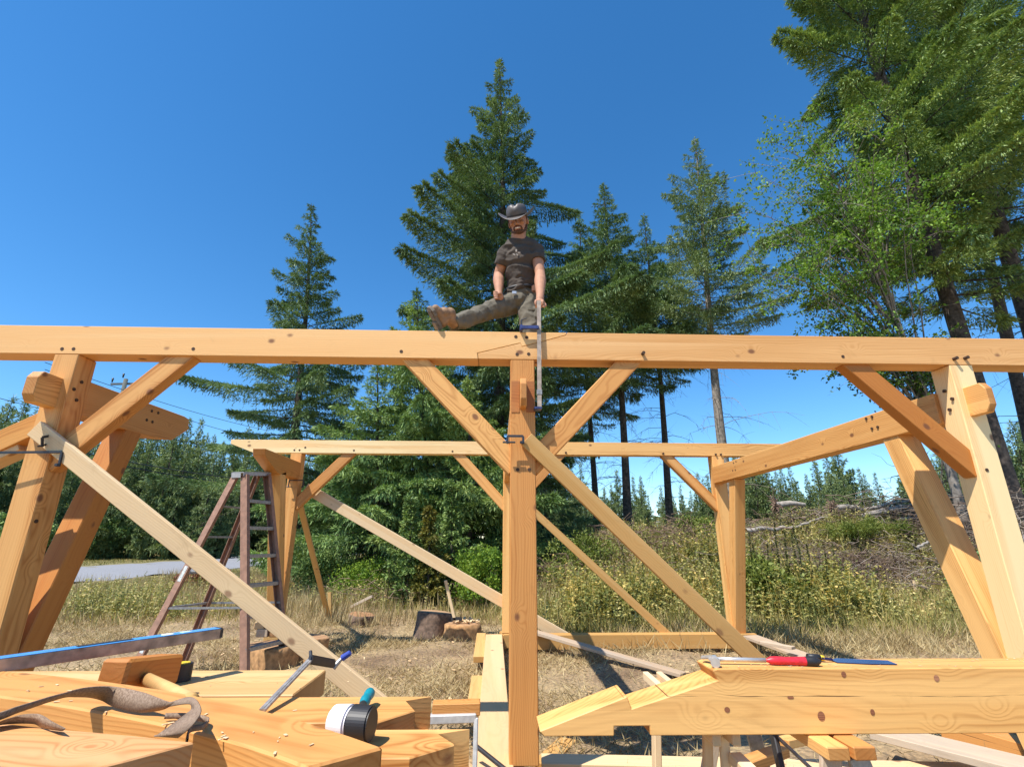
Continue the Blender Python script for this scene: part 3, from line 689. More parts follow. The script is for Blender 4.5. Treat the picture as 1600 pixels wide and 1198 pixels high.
# webbing strap
def ribbon(name, pts, wd, nrm, th, mat, parent=None, k=10):
    """pts, nrm (width direction) interpolated by Catmull-Rom"""
    P = [Vector(p) for p in pts]; W = [Vector(n) for n in nrm]
    def cr(A, i, t):
        a, b, c, d = A[max(i-1, 0)], A[i], A[i+1], A[min(i+2, len(A)-1)]
        return .5*((2*b)+(c-a)*t+(2*a-5*b+4*c-d)*t*t+(3*b-a-3*c+d)*t**3)
    V = []; n = 0
    for i in range(len(P)-1):
        for s in range(k):
            p = cr(P, i, s/k); w_ = cr(W, i, s/k).normalized(); tg = (cr(P, i, min(1, s/k+.05))-cr(P, i, max(0, s/k-.05)))
            if tg.length < 1e-6: tg = P[i+1]-P[i]
            nn = tg.cross(w_).normalized()
            for su in (-1, 1):
                for sv in (-1, 1): V.append(p+w_*wd/2*su+nn*th/2*sv*(1 if su > 0 else 1))
            n += 1
    F = []
    for i in range(n-1):
        a = i*4; b = a+4
        for q0, q1 in ((0, 1), (1, 3), (3, 2), (2, 0)): F.append((a+q0, a+q1, b+q1, b+q0))
    return link(name, fast(name, V, F, False), mat, parent)
mS, nS, bS = newmat('webbing')
tc = N(nS, 'ShaderNodeTexCoord'); wv = N(nS, 'ShaderNodeTexNoise'); wv.inputs['Scale'].default_value = 260; nS.links.new(tc.outputs['Object'], wv.inputs[0])
wz = N(nS, 'ShaderNodeTexNoise'); wz.inputs['Scale'].default_value = 14; nS.links.new(tc.outputs['Object'], wz.inputs[0])
nS.links.new(mix(nS, wz.outputs[0], ramp(nS, wv.outputs[0], [(.35, (.13, .075, .045)), (.65, (.36, .26, .18))]), (.22, .15, .10)), bS.inputs['Base Color']); bS.inputs['Roughness'].default_value = .85
st = thing('webbing_strap', 'brown webbing strap looped loosely over the curved timber', 'strap', at(200, 1100, Z=1.02))
S = lambda px, py, z: at(px, py, Z=z)
UE = [(-200, 665), (0, 610), (100, 575), (200, 545), (300, 515), (400, 490), (500, 462), (600, 450), (700, 450), (800, 462), (900, 485), (980, 515), (1060, 545), (1120, 528), (1180, 515), (1222, 524), (1252, 575), (1250, 620), (1210, 680), (1150, 740), (1110, 768)]
LE = [(-200, 715), (0, 655), (100, 615), (200, 580), (300, 545), (400, 515), (470, 512), (560, 515), (640, 535), (700, 570), (780, 595), (880, 610), (990, 598), (1070, 572), (1140, 558), (1188, 560), (1197, 590), (1160, 622), (1070, 690), (990, 745), (960, 757)]
LZ = [1.06, 1.06, 1.06, 1.055, 1.05, 1.045, 1.035, 1.022, 1.012, 1.008, 1.006, 1.006, 1.010, 1.025, 1.040, 1.046, 1.042, 1.032, 1.020, 1.010, 1.004]
UZ = [.012, .012, .012, .012, .012, .014, .020, .028, .032, .034, .034, .030, .022, .014, .008, .010, .018, .024, .026, .020, .010]
U3 = [at(x/4, 960+y/4, Z=z+d) for (x, y), z, d in zip(UE, LZ, UZ)]; L3 = [at(x/4, 960+y/4, Z=z) for (x, y), z in zip(LE, LZ)]
def crs(A, k=6):
    out = []
    for i in range(len(A)-1):
        a, b, c, d = A[max(i-1, 0)], A[i], A[i+1], A[min(i+2, len(A)-1)]
        for q in range(k):
            t = q/k; out.append(.5*((2*b)+(c-a)*t+(2*a-5*b+4*c-d)*t*t+(3*b-a-3*c+d)*t**3))
    return out
U3 = crs(U3); L3 = crs(L3); V = []; F = []
for i, (u, l) in enumerate(zip(U3, L3)):
    tg = (U3[min(i+1, len(U3)-1)]-U3[max(i-1, 0)]); nn = tg.cross(u-l).normalized()*.0012
    V += [u+nn, u-nn, l-nn, l+nn]
for i in range(len(U3)-1):
    a = i*4; b = a+4
    for q in range(4): F.append((a+q, a+(q+1) % 4, b+(q+1) % 4, b+q))
link('webbing', fast('webbing', V, F, False), mS, st)
pts = [S(258, 1118, 1.01), S(290, 1118, 1.01), S(323, 1124, 1.01), S(318, 1134, 1.012), S(296, 1140, 1.012), S(292, 1160, 1.012)]
ribbon('webbing', pts, .010, [(0, .2, 1)]*6, .003, mS, st)
CU = [at(x, y, Z=1.047+d) for x, y, d in ((-12, 1131, .012), (12, 1122, .016), (34, 1116, .02), (56, 1115, .022), (68, 1119, .022), (82, 1128, .018), (104, 1139, .010))]
CL = [at(x, y, Z=1.047) for x, y in ((-12, 1134), (12, 1131), (34, 1130), (54, 1131), (64, 1136), (76, 1139), (100, 1142))]
V = []; F = []
for u, l in zip(crs(CU), crs(CL)): V += [u, u+Vector((0, .002, 0)), l+Vector((0, .002, 0)), l]
for i in range(len(V)//4-1):
    for q in range(4): F.append((i*4+q, i*4+(q+1) % 4, i*4+4+(q+1) % 4, i*4+4+q))
link('webbing', fast('webbing', V, F, False), mS, st)

# bar clamp on the striped plank
cq = at(410, 1109, Z=.885); cr_ = at(486, 1029, Z=.95)
t = thing('bar_clamp', 'dark bar clamp with blue handle lying over the striped plank end', 'clamp', cq)
Mb = axes_M(cq, cr_-cq, (0, 0, 1)); Lc = (cr_-cq).length
bm = bmesh.new(); bm_box(bm, (Lc/2, 0, 0), (Lc, .020, .008), bev=.001); bm_box(bm, (Lc*.5, 0, .0045), (Lc*.98, .006, .002)); link('bar', bm_mesh('bar', bm), STEEL, t, Mb)
p = at(486, 1030, Z=.95); q = at(520, 1036, Z=.90)
bm = bmesh.new(); Mj = axes_M(p, q-p); bm_box(bm, ((q-p).length/2, 0, 0), ((q-p).length+.02, .016, .03), M=Mj, bev=.004); bm_cyl(bm, p, p+Vector((-.015, .03, .02)), .006); link('jaw', bm_mesh('jaw', bm), DSTEEL, t)
p = at(520, 1043, Z=.88); q = at(534, 1028, Z=.91); r_ = at(548, 1019, Z=.93)
bm = bmesh.new(); bm_cyl(bm, p, q, .012, .007, 12); link('screw', bm_mesh('screw', bm), STEEL, t)
bm = bmesh.new(); bm_cyl(bm, q, r_, .013, .011, 10); bmesh.ops.bevel(bm, geom=bm.edges[:], offset=.003, affect='EDGES'); link('handle', bm_mesh('handle', bm), BLUE, t)

# rubber mallet
t = thing('rubber_mallet', 'mallet with white and black rubber head and teal handle on the fir timber', 'mallet', at(550, 1148, Z=ZT))
c0 = at(520, 1126, Z=ZT+.043); c1 = at(549, 1129, Z=ZT+.043); c2 = at(581, 1131, Z=ZT+.043)
ax = (c2-c0).normalized()
bm = bmesh.new(); bm_cyl(bm, c0, c1, .037, .041, 40); bmesh.ops.bevel(bm, geom=[e for e in bm.edges if len(e.link_faces) == 2 and e.calc_face_angle(0) > .8], offset=.005, segments=2, affect='EDGES'); link('white_face', bm_mesh('white_face', bm, False), WHITE, t)
bm = bmesh.new(); bm_cyl(bm, c1, c2, .0415, .040, 40); bmesh.ops.bevel(bm, geom=[e for e in bm.edges if len(e.link_faces) == 2 and e.calc_face_angle(0) > .8], offset=.004, segments=2, affect='EDGES'); link('black_head', bm_mesh('black_head', bm, False), BLACK, t)
h0 = c1+(c2-c1)*.35+Vector((0, .03, .0)); h1 = at(567, 1100, Z=.90); h2 = at(580, 1079, Z=.905)
bm = bmesh.new(); bm_cyl(bm, h0, h1, .012, .011, 14); link('shaft', bm_mesh('shaft', bm, True), BLACK, t)
A_ = Acc(); hh = [h1+(h2-h1)*s for s in np.linspace(0, 1, 8)]; A_.tube([tuple(p) for p in hh], [.006, .014, .016, .014, .014, .016, .015, .004], 14); link('grip', A_.mesh('grip'), TEAL, t)

# hammer and chisel on the notched timber
zt = .911
t = thing('claw_hammer', 'chrome hammer with red and black taped grip on the notched timber', 'hammer', at(1180, 1032, Z=zt+.02))
p0 = at(1116, 1029, Z=zt+.018); p1 = at(1196, 1031, Z=zt+.016); p2 = at(1282, 1033, Z=zt+.016)
bm = bmesh.new(); bm_cyl(bm, p0, p1, .0075, .008, 12); link('shaft', bm_mesh('shaft', bm, True), CHROME, t)
A_ = Acc(); hh = [p1+(p2-p1)*s for s in np.linspace(0, 1, 12)]; A_.tube([tuple(p) for p in hh[:9]], [.004, .013, .0145, .0138, .0132, .0135, .014, .0146, .015], 14); link('red_grip', A_.mesh('red_grip'), RED, t)
A_ = Acc(); A_.tube([tuple(p) for p in hh[8:]], [.0155, .017, .018, .006], 14); link('black_grip_end', A_.mesh('black_grip_end'), BLACK, t)
hd = at(1115, 1031, Z=zt+.018)
bm = bmesh.new(); bm_cyl(bm, hd+Vector((-.008, -.035, -.002)), hd+Vector((0, -.012, 0)), .0165, .0165, 18); bm_cyl(bm, hd+Vector((0, -.014, 0)), hd+Vector((0, .02, 0)), .011, .012, 14)
bm_box(bm, (0, 0, 0), (.022, .07, .012), M=Matrix.Translation(hd+Vector((-.004, .035, .004))) @ Matrix.Rotation(R(18), 4, 'Z') @ Matrix.Rotation(R(-12), 4, 'X'), bev=.003)
link('head', bm_mesh('head', bm, False), CHROME, t)
t = thing('chisel', 'wide blue steel chisel with yellow and black handle beside the hammer grip', 'chisel', at(1340, 1031, Z=zt))
p0 = at(1284, 1028, Z=zt+.014); p1 = at(1300, 1030, Z=zt+.008)
bm = bmesh.new(); bm_cyl(bm, at(1262, 1026, Z=zt+.016), at(1281, 1027, Z=zt+.014), .013, .012, 14); link('handle', bm_mesh('handle', bm, True), BLACK, t)
bm = bmesh.new(); bm_cyl(bm, at(1281, 1027, Z=zt+.014), at(1288, 1028, Z=zt+.013), .011, .009, 14); link('ferrule', bm_mesh('ferrule', bm, True), YELLOW, t)
bm = bmesh.new(); bm_cyl(bm, p0, p1, .005, .005, 10)
bl = [at(1298, 1030, Z=zt+.004), at(1307, 1027.5, Z=zt+.004), at(1387, 1031, Z=zt+.004), at(1402, 1037, Z=zt+.004), at(1362, 1036.5, Z=zt+.004), at(1308, 1034, Z=zt+.004)]
va = [bm.verts.new(p) for p in bl]; vb = [bm.verts.new(p-Vector((0, 0, .0025))) for p in bl]; bm.faces.new(va); bm.faces.new(vb)
for i in range(len(bl)): j = (i+1) % len(bl); bm.faces.new((va[i], va[j], vb[j], vb[i]))
link('blade', bm_mesh('blade', bm), plain('blade_blue', (.05, .06, .22), .22, .9, .2, 30), t)

# ------------------------------------------------------------ stepladder
RAIL = plain('rose_fibreglass', (.30, .165, .11), .65, 0, .22, 18)
ld = thing('stepladder', 'worn reddish fibreglass stepladder with grey aluminium steps standing open', 'stepladder', at(330, 1050, Z=0))
Yc = 6.0
ztop = at(380, 742, Y=6.1).z
Ct = at(381, 742, Y=6.02); Cb = at(380, 1062, Z=.0)
Dt = at(419, 742, Y=6.42); Db = at(448, 1042, Z=.0)
At_ = at(367, 742, Y=6.05); Ab = at(196, 1066, Z=.0)
Bt = at(404, 742, Y=6.45); Bb = at(284, 1046, Z=.0)
def rail(p, q, parent, wd=.045, dp=.088, n='rail', inward=None):
    d = (q-p).normalized(); wdir = (Dt-Ct).normalized()
    bm = bmesh.new(); L = (q-p).length
    # C-channel: web + two flanges
    s = 1 if inward is None else inward
    bm_box(bm, (L/2, 0, 0), (L, dp, .005)); bm_box(bm, (L/2, dp/2-.003, s*wd/2), (L, .005, wd)); bm_box(bm, (L/2, -dp/2+.003, s*wd/2), (L, .005, wd))
    x = d; z = (wdir-x*wdir.dot(x)).normalized(); y = z.cross(x); M = Matrix((x, y, z)).transposed().to_4x4(); M.translation = p
    o = link(n, bm_mesh(n, bm), RAIL, parent, M)
    bm = bmesh.new(); bm_box(bm, (L+.005, 0, .01*s), (.05, dp+.012, .04), bev=.004); f_ = link('foot', bm_mesh('foot', bm), BLACK, o, M)
    return o
rC = rail(Ct, Cb, ld, inward=1); rD = rail(Dt, Db, ld, inward=-1); rA = rail(At_, Ab, ld, wd=.04, dp=.07, inward=1); rB = rail(Bt, Bb, ld, wd=.04, dp=.07, inward=-1)
def onz(p, q, z): t = (z-p.z)/(q.z-p.z); return p+(q-p)*t
H = Ct.z
for k in range(6):
    z = H-.28-k*.305
    if z < .15: break
    p = onz(Ct, Cb, z); q = onz(Dt, Db, z); m_ = (p+q)/2; L = (q-p).length
    bm = bmesh.new(); bm_box(bm, (0, 0, 0), (L, .085, .006)); bm_box(bm, (0, -.04, -.016), (L, .004, .034)); bm_box(bm, (0, .04, -.016), (L, .004, .034))
    for r_ in (-.025, 0, .025): bm_box(bm, (0, r_, .0035), (L, .008, .003))
    link('step', bm_mesh('step', bm), ALU_DULL, ld, axes_M(m_, q-p))
for z in (H-.36, H-.70, H-1.08, H-1.42):
    p = onz(At_, Ab, z); q = onz(Bt, Bb, z); L = (q-p).length
    bm = bmesh.new(); bm_box(bm, (0, 0, 0), (L, .03, .022), bev=.002); link('cross_bar', bm_mesh('cross_bar', bm), ALU_DULL, ld, axes_M((p+q)/2, q-p))
for a, b_, c_, d_ in ((At_, Ab, Ct, Cb), (Bt, Bb, Dt, Db)):
    p = onz(a, b_, H-1.42); q = onz(c_, d_, H-1.42); L = (q-p).length
    bm = bmesh.new(); bm_box(bm, (0, 0, 0), (L, .004, .022)); link('spreader', bm_mesh('spreader', bm), ALU_DULL, ld, axes_M((p+q)/2, q-p))
cc = (At_+Ct+Dt+Bt)/4+Vector((0, 0, .03)); dx = (Dt-Ct)
bm = bmesh.new(); Lc = dx.length+.06; bm_box(bm, (0, 0, .0), (Lc, .17, .012), bev=.003)
bm_box(bm, (-Lc/2+.004, .02, -.03), (.006, .13, .06), bev=.001); bm_box(bm, (Lc/2-.004, .02, -.03), (.006, .13, .06), bev=.001); bm_box(bm, (0, -.083, -.02), (Lc, .004, .04)); bm_box(bm, (0, .083, -.02), (Lc, .004, .04))
link('top_cap', bm_mesh('top_cap', bm), plain('cap_grey', (.45, .45, .46), .45, .4, .1), ld, axes_M(cc, dx))
bm = bmesh.new(); q = onz(At_, Ab, .33); bm_box(bm, (0, 0, -.0035), (.16, .04, .002))
x = (Ab-At_).normalized(); wd_ = (Dt-Ct).normalized(); z = (wd_-x*wd_.dot(x)).normalized(); y = z.cross(x); M = Matrix((x, y, z)).transposed().to_4x4()
for zz in (.33, 1.0):
    M2 = M.copy(); M2.translation = onz(At_, Ab, zz); link('label', bm_mesh('label', bm.copy()), plain('worn_label', (.5, .52, .5), .7, 0, .5, 60), rA, M2)

# ------------------------------------------------------------ stumps, chopping block, stakes
BARK = plain('bark', (.15, .10, .07), .95, 0, .5, 22, 1.0)
BARKR = plain('red_bark', (.38, .21, .09), .95, 0, .45, 18, 1.0)
CUT = wood('cut_face', (.45, .27, .14), (.27, .14, .07), ring=120, knots=0, pith=(0, 0), rough=.85)
def stump(label, p, r, h, mat, tilt=(0, 0), seed=0, grp='cut rounds on the dry grass'):
    rng = np.random.default_rng(seed); t = thing('wood_round', label, 'stump', (p.x, p.y, float(hills(p.x, p.y))), grp)
    k = 28; th = np.arange(k)/k*2*np.pi; rr = r*(1+.07*np.sin(th*3+seed)+.05*np.sin(th*5+2)+rng.normal(0, .02, k)); V = []; F = []
    for z, f in ((-.05, 1.1), (h*.3, 1.02), (h*.7, 1.0), (h*.97, .99), (h, .93)):
        q = f*rr*(1+rng.normal(0, .012, k)); V += [(a*math.cos(b), a*math.sin(b), z) for a, b in zip(q, th)]
    for i in range(4):
        for j in range(k): F.append((i*k+j, i*k+(j+1) % k, (i+1)*k+(j+1) % k, (i+1)*k+j))
    M = Matrix.Translation(t.location) @ Euler((tilt[0], tilt[1], 0)).to_matrix().to_4x4()
    link('bark', fast('bark', V, F, False), mat, t, M)
    bm = bmesh.new(); vs = [bm.verts.new(v) for v in V[-k:]]; c = bm.verts.new((0, 0, h+.004))
    for j in range(k): bm.faces.new((vs[j], vs[(j+1) % k], c))
    link('cut_face', bm_mesh('cut_face', bm), CUT, t, M @ Matrix.Rotation(math.pi/2, 4, 'Y') @ Matrix.Rotation(-math.pi/2, 4, 'Y'))
    return t
stump('small dark stump, leftmost of the three in the dry grass', at(562, 976, Z=.0), .22, .18, BARK, (.05, .1), 1)
stump('dark stump with slanted top beside the chopping block', at(676, 992, Z=.0), .27, .33, BARK, (-.05, .08), 2)
sc_ = stump('low reddish stump used as a chopping block, hatchet on top', at(722, 997, Z=.0), .25, .20, BARKR, (0, .02), 3)
st4 = stump('large split round with red bark behind the stepladder', at(425, 1038, Z=.0), .30, .24, BARKR, (0, 0), 5)
stump('cut round lying behind the split round, partly hidden', at(470, 1040, Z=.0)+Vector((0, .25, 0)), .17, .26, BARKR, (.0, .12), 6)
for px, py, zz, s_, c_, lb in ((412, 1009, .245, (.14, .11, .09), BOARD_GREY, 'grey square wood block on the split round'), (431, 1009, .245, (.13, .11, .09), BARKR, 'reddish square wood block on the split round'),
                           (407, 993, .33, (.12, .1, .08), BOARD, 'pale chipped block stacked on the grey block'), (428, 990, .33, (.13, .12, .1), BOARD_TAN, 'tan block at the top of the little stack under the post')):
    q = at(px, py, Y=6.75)
    bm = bmesh.new(); bm_box(bm, (0, 0, 0), s_, bev=.008); tag(link('wood_block', bm_mesh('wood_block', bm), c_, None, Matrix.Translation((q.x, 6.7, zz+s_[2]/2)) @ Matrix.Rotation(.2*(px % 3-1), 4, 'Z')), lb, 'wood block', 'wood blocks stacked on the split round')
t = thing('hatchet', 'hatchet stuck in the chopping block with pale upright handle', 'hatchet', at(712, 966, Y=7.95))
p0 = at(711, 970, Y=7.9); p1 = at(696, 906, Y=7.9)
timber('handle', p0, p1, .035, .045, BOARD, t, up=(1, 0, 0), bevel=.008)
bm = bmesh.new(); bm_box(bm, (.02, 0, .03), (.16, .035, .05), M=Matrix.Translation(p0), bev=.006); link('head', bm_mesh('head', bm), DSTEEL, t)
rng = random.Random(5)
bm = bmesh.new()
for i in range(34):
    a = rng.uniform(0, 6.3); r_ = rng.uniform(0, .21); p = Vector((sc_.location.x+.03+math.cos(a)*r_, sc_.location.y+math.sin(a)*r_*.9, .215+sc_.location.z))
    bm_box(bm, (0, 0, 0), (rng.uniform(.03, .09), rng.uniform(.02, .04), rng.uniform(.008, .02)), M=Matrix.Translation(p+Vector((0, 0, rng.uniform(0, .03)))) @ Euler((rng.uniform(-.5, .5), rng.uniform(-.5, .5), rng.uniform(0, 3))).to_matrix().to_4x4())
tag(link('wood_chips', bm_mesh('wood_chips', bm), BOARD, None), 'heap of pale wood chips on the chopping block', 'wood chips', kind='stuff')
tag(timber('stake', at(516, 962, Z=0), at(515, 925, Y=at(516, 962, Z=0).y), .06, .05, BOARD_TAN), 'short wooden stake standing in the grass by the far left post', 'stake')
q = at(1432, 934, Y=10.2); tag(timber('stake', (q.x, 10.2, q.z-.3), at(1430, 906, Y=10.2), .09, .04, BOARD), 'pale wooden stake in the weedy bank at right', 'stake')
lying('grey branch offcut lying in the grass behind the small stump', at(548, 948, Z=.08), at(582, 931, Z=.3), .05, .05, BOARD_GREY, 'log_offcut', None)
# chips and scraps scattered on the yard
bm = bmesh.new(); rng = random.Random(9)
for i in range(420):
    x = rng.uniform(-7, 6); y = rng.uniform(3.6, 11); z = float(hills(x, y))+.012
    bm_box(bm, (0, 0, 0), (rng.uniform(.02, .08), rng.uniform(.01, .03), .006), M=Matrix.Translation((x, y, z)) @ Euler((rng.uniform(-.4, .4), rng.uniform(-.4, .4), rng.uniform(0, 3))).to_matrix().to_4x4())
tag(link('scattered_chips', bm_mesh('scattered_chips', bm), BOARD, None), 'pale chips scattered over the dry ground', 'wood chips', kind='stuff')

# shavings and dust left on the worked timbers
bm = bmesh.new(); rng = random.Random(21)
for i in range(110):
    if i < 60: x = rng.uniform(.85, 2.3); y = rng.uniform(TY0+.01, TY1-.01); z = .9125
    elif i < 85:
        u = rng.uniform(.1, .95); v = rng.uniform(.1, .9); p = (A[0].lerp(A[2], u)).lerp(B[0].lerp(B[2], u), v); x, y, z = p.x, p.y, zt4+.0015
    else: x = rng.uniform(-1.3, -.5); y = rng.choice((rng.uniform(1.62, 1.83), rng.uniform(1.9, 2.18))); z = ZT+.0015
    s_ = rng.uniform(.0015, .0055)
    bm_box(bm, (0, 0, 0), (s_*2.2, s_, .0012), M=Matrix.Translation((x, y, z)) @ Euler((rng.uniform(-.1, .1), rng.uniform(-.1, .1), rng.uniform(0, 3))).to_matrix().to_4x4())
tag(link('wood_shavings', bm_mesh('wood_shavings', bm), BOARD, None), 'tiny pale shavings scattered on the worked timbers', 'wood shavings', kind='stuff')
# ------------------------------------------------------------ vegetation
def unit(a): return a/(np.linalg.norm(a, axis=-1, keepdims=True)+1e-9)
def diamonds(P, D, L, W, rng, S=None, bend=0.0):
    """leaf shaped quads: P base, D direction, length L, width W"""
    n = len(P); D = unit(D)
    if S is None: S = rng.normal(size=(n, 3))
    S = unit(np.cross(D, S)); L = np.broadcast_to(L, (n,))[:, None]; W = np.broadcast_to(W, (n,))[:, None]
    tip = P+D*L; 
    if bend: tip[:, 2] -= bend*L[:, 0]
    V = np.stack([P, P+D*L*.45+S*W*.5, tip, P+D*L*.45-S*W*.5], 1).reshape(-1, 3)
    F = np.arange(n*4).reshape(n, 4); return V, F
BARK_FIR = plain('fir_bark', (.075, .058, .047), .95, 0, .6, 12, 1.0)
BARK_GREY = plain('grey_bark', (.22, .19, .16), .95, 0, .5, 9, 1.0)
DEADW = plain('dead_wood', (.30, .26, .22), .9, 0, .4, 14, .4)
FOL_DARK = leafmat('needles_dark', [(0.049, 0.085, 0.041), (0.104, 0.174, 0.073), (0.194, 0.289, 0.112), (0.346, 0.431, 0.166)], .16, scale=.8)
FOL_MID = leafmat('needles_mid', [(0.054, 0.105, 0.042), (0.135, 0.223, 0.077), (0.265, 0.387, 0.121), (0.462, 0.573, 0.178)], .16, scale=.7)
FOL_LIME = leafmat('needles_fresh', [(0.058, 0.107, 0.038), (0.149, 0.237, 0.072), (0.285, 0.384, 0.112), (0.476, 0.553, 0.175)], .16, scale=.6)
FOL_PALE = leafmat('needles_pale', [(0.066, 0.116, 0.066), (0.152, 0.23, 0.104), (0.279, 0.356, 0.153), (0.427, 0.504, 0.212)], .16, scale=.7)
FOL_FAR = leafmat('needles_far', [(0.078, 0.123, 0.054), (0.146, 0.204, 0.083), (0.243, 0.308, 0.117), (0.395, 0.436, 0.162)], .16, scale=.35)
FOL_ALDER = leafmat('alder_leaves', [(0.047, 0.109, 0.018), (0.109, 0.217, 0.031), (0.202, 0.342, 0.047), (0.342, 0.482, 0.093)], .35, scale=1.0)
FOL_BUSH = leafmat('bush_leaves', [(0.032, 0.089, 0.017), (0.114, 0.211, 0.026), (0.227, 0.341, 0.041), (0.389, 0.503, 0.065)], .3, scale=1.6)
def conifer(H, rmax, seed, hang=.17, n_br=150, base=.12, dens=1.0, card=(.15, .026), lean=(0, 0), droop=.25, shape=None, trunk_r=None, dead=0, step=.14, top_up=.5, clear_side=None, irregular=.35, sub=.30, branches=True, brseg=5):
    rng = np.random.default_rng(seed); tr = Acc(); trunk_r = trunk_r or H*.012
    zs = np.linspace(0, 1, 14); cx = lean[0]*zs**1.3+.02*H*np.sin(zs*5+seed)*.25; cy = lean[1]*zs**1.3
    TP = np.stack([cx, cy, zs*H], 1); TP[0, 2] = -.4
    tr.tube(TP, trunk_r*(1-zs)**.85*(1+.25*np.exp(-zs*25))+.006, 9)
    Ps = []; Ds = []; Ls = []; Ws = []; Ss = []
    shape = shape or (lambda t: (1-t)**1.12*(.6+.4*min(1, t*4))*1.12)
    lobe = rng.uniform(0, 6.28, 3)
    for i in range(n_br):
        t = base+(1-base)*((i+rng.uniform(0, 1))/n_br)**.93; t = min(t, .992)
        tt = (t-base)/(1-base); az = i*2.39996+rng.normal(0, .35)
        L = rmax*shape(tt)*(1-irregular+2*irregular*rng.random()**1.3)*(1+.22*math.sin(az*2+lobe[0]+t*9)+.18*math.sin(az*3+lobe[1]-t*14))
        if rng.random() < .3: L *= .5
        L = max(L, .07+.012*H*(1-tt)*.3)
        if clear_side is not None:
            c = math.cos(az-clear_side[0]); L *= 1-clear_side[1]*max(0, c)
        o0 = np.array([np.interp(t, zs, cx), np.interp(t, zs, cy), t*H])
        dh = np.array([math.cos(az), math.sin(az), 0]); sh = np.array([-dh[1], dh[0], 0])
        up = top_up*tt-droop*(1-tt)*1.1; crv = .28-.5*tt
        def B(s): s = np.asarray(s)[:, None]; return o0+dh*L*s*(1-.05*s)+np.array([0, 0, 1.])*L*(up*s+crv*s*s*.7)
        if branches: s_ = np.linspace(0, .95, brseg); tr.tube(B(s_), trunk_r*.16*(1-t*.6)*(1-s_*.85)+.003, 4)
        n = int(dens*(L*L*125+L*70)) if L > .3 else int(dens*(12+60*L))
        s = rng.uniform(.08, 1, n)**.75; s = np.round(s*L/step)*step/L+rng.normal(0, .012/L, n); s = np.clip(s, .03, 1.03)
        side = np.where(rng.random(n) < .5, -1., 1.)
        l = sub*L*(1-s*.88)+.06
        l *= (.75+.5*np.abs(np.sin(np.round(s*L/step)*7.3+side*2)))
        u = rng.random(n)**.8; frac = u*l
        sd = unit(sh*side[:, None]*.85+dh*.62)
        pos = B(s)+sd*frac[:, None]; hg = (rng.random(n) < .3)*rng.random(n)**1.5*hang*min(1, L/1.5); pos[:, 2] += -.30*frac*u-.04*rng.random(n)+rng.normal(0, .015, n)-hg; pos[:, :2] += rng.normal(0, .012, (n, 2))
        d = unit(sd*.75+dh*.35)+rng.normal(0, .42, (n, 3)); d[:, 2] += .10-.30*u-2.2*(hg > .08)
        Ps.append(pos); Ds.append(d); k = rng.uniform(.65, 1.3, n); Ls.append(card[0]*k); Ws.append(card[1]*rng.uniform(.7, 1.4, n))
        Ss.append(np.tile([0, 0, 1.], (n, 1))+rng.normal(0, .7, (n, 3)))
    # leader
    n = int(26*dens); z = rng.uniform(.95, 1.0, n); P = np.stack([np.interp(z, zs, cx), np.interp(z, zs, cy), z*H], 1); D = rng.normal(0, .6, (n, 3)); D[:, 2] += 1
    Ps.append(P); Ds.append(D); Ls.append(np.full(n, card[0])); Ws.append(np.full(n, card[1])); Ss.append(rng.normal(size=(n, 3)))
    for i in range(dead):
        t = rng.uniform(.08, base+.12); az = rng.uniform(0, 6.28); L = rmax*rng.uniform(.3, .95); dh = np.array([math.cos(az), math.sin(az), 0])
        o0 = np.array([np.interp(t, zs, cx), np.interp(t, zs, cy), t*H]); s = np.linspace(0, 1, 7)[:, None]
        P = o0+dh*L*s+np.array([0, 0, 1.])*L*(.25*s-rng.uniform(.3, .75)*s*s)+rng.normal(0, .02, (7, 3)); tr.tube(P, .012*(1-s[:, 0]*.85), 4)
        for q in range(7):
            a = P[rng.integers(2, 6)]; dd = dh*.5+rng.normal(0, .6, 3); dd[2] -= .4; m_ = rng.uniform(.15, .5); s4 = np.linspace(0, 1, 4)[:, None]
            tr.tube(a+dd*m_*s4+np.array([0, 0, -.25])*m_*s4*s4, .005*(1-s4[:, 0]*.7), 3)
    P = np.concatenate(Ps); D = np.concatenate(Ds)
    V, F = diamonds(P, D, np.concatenate(Ls), np.concatenate(Ws), rng, np.concatenate(Ss))
    return tr, fast('crown', V, F)
def place_tree(name, label, cat, base_px, Y, top_y, rmax, seed, mat=FOL_DARK, bark=BARK_FIR, group=None, top_px=None, z0=None, **k):
    """base_px: picture x of the trunk foot at distance Y; top_y: picture y of its top"""
    x0 = at(base_px, 860, Y=Y).x; gz = float(hills(x0, Y)) if z0 is None else z0
    tp = at(top_px if top_px is not None else base_px, top_y, Y=Y); H = tp.z-gz; lean = (tp.x-x0, 0)
    tr, crown = conifer(H, rmax, seed, lean=lean, **k)
    t = thing(name, label, cat, (x0, Y, gz), group)
    M = Matrix.Translation((x0, Y, gz))
    link('trunk', tr.mesh('trunk'), bark, t, M); link('crown', crown, mat, t, M)
    return t
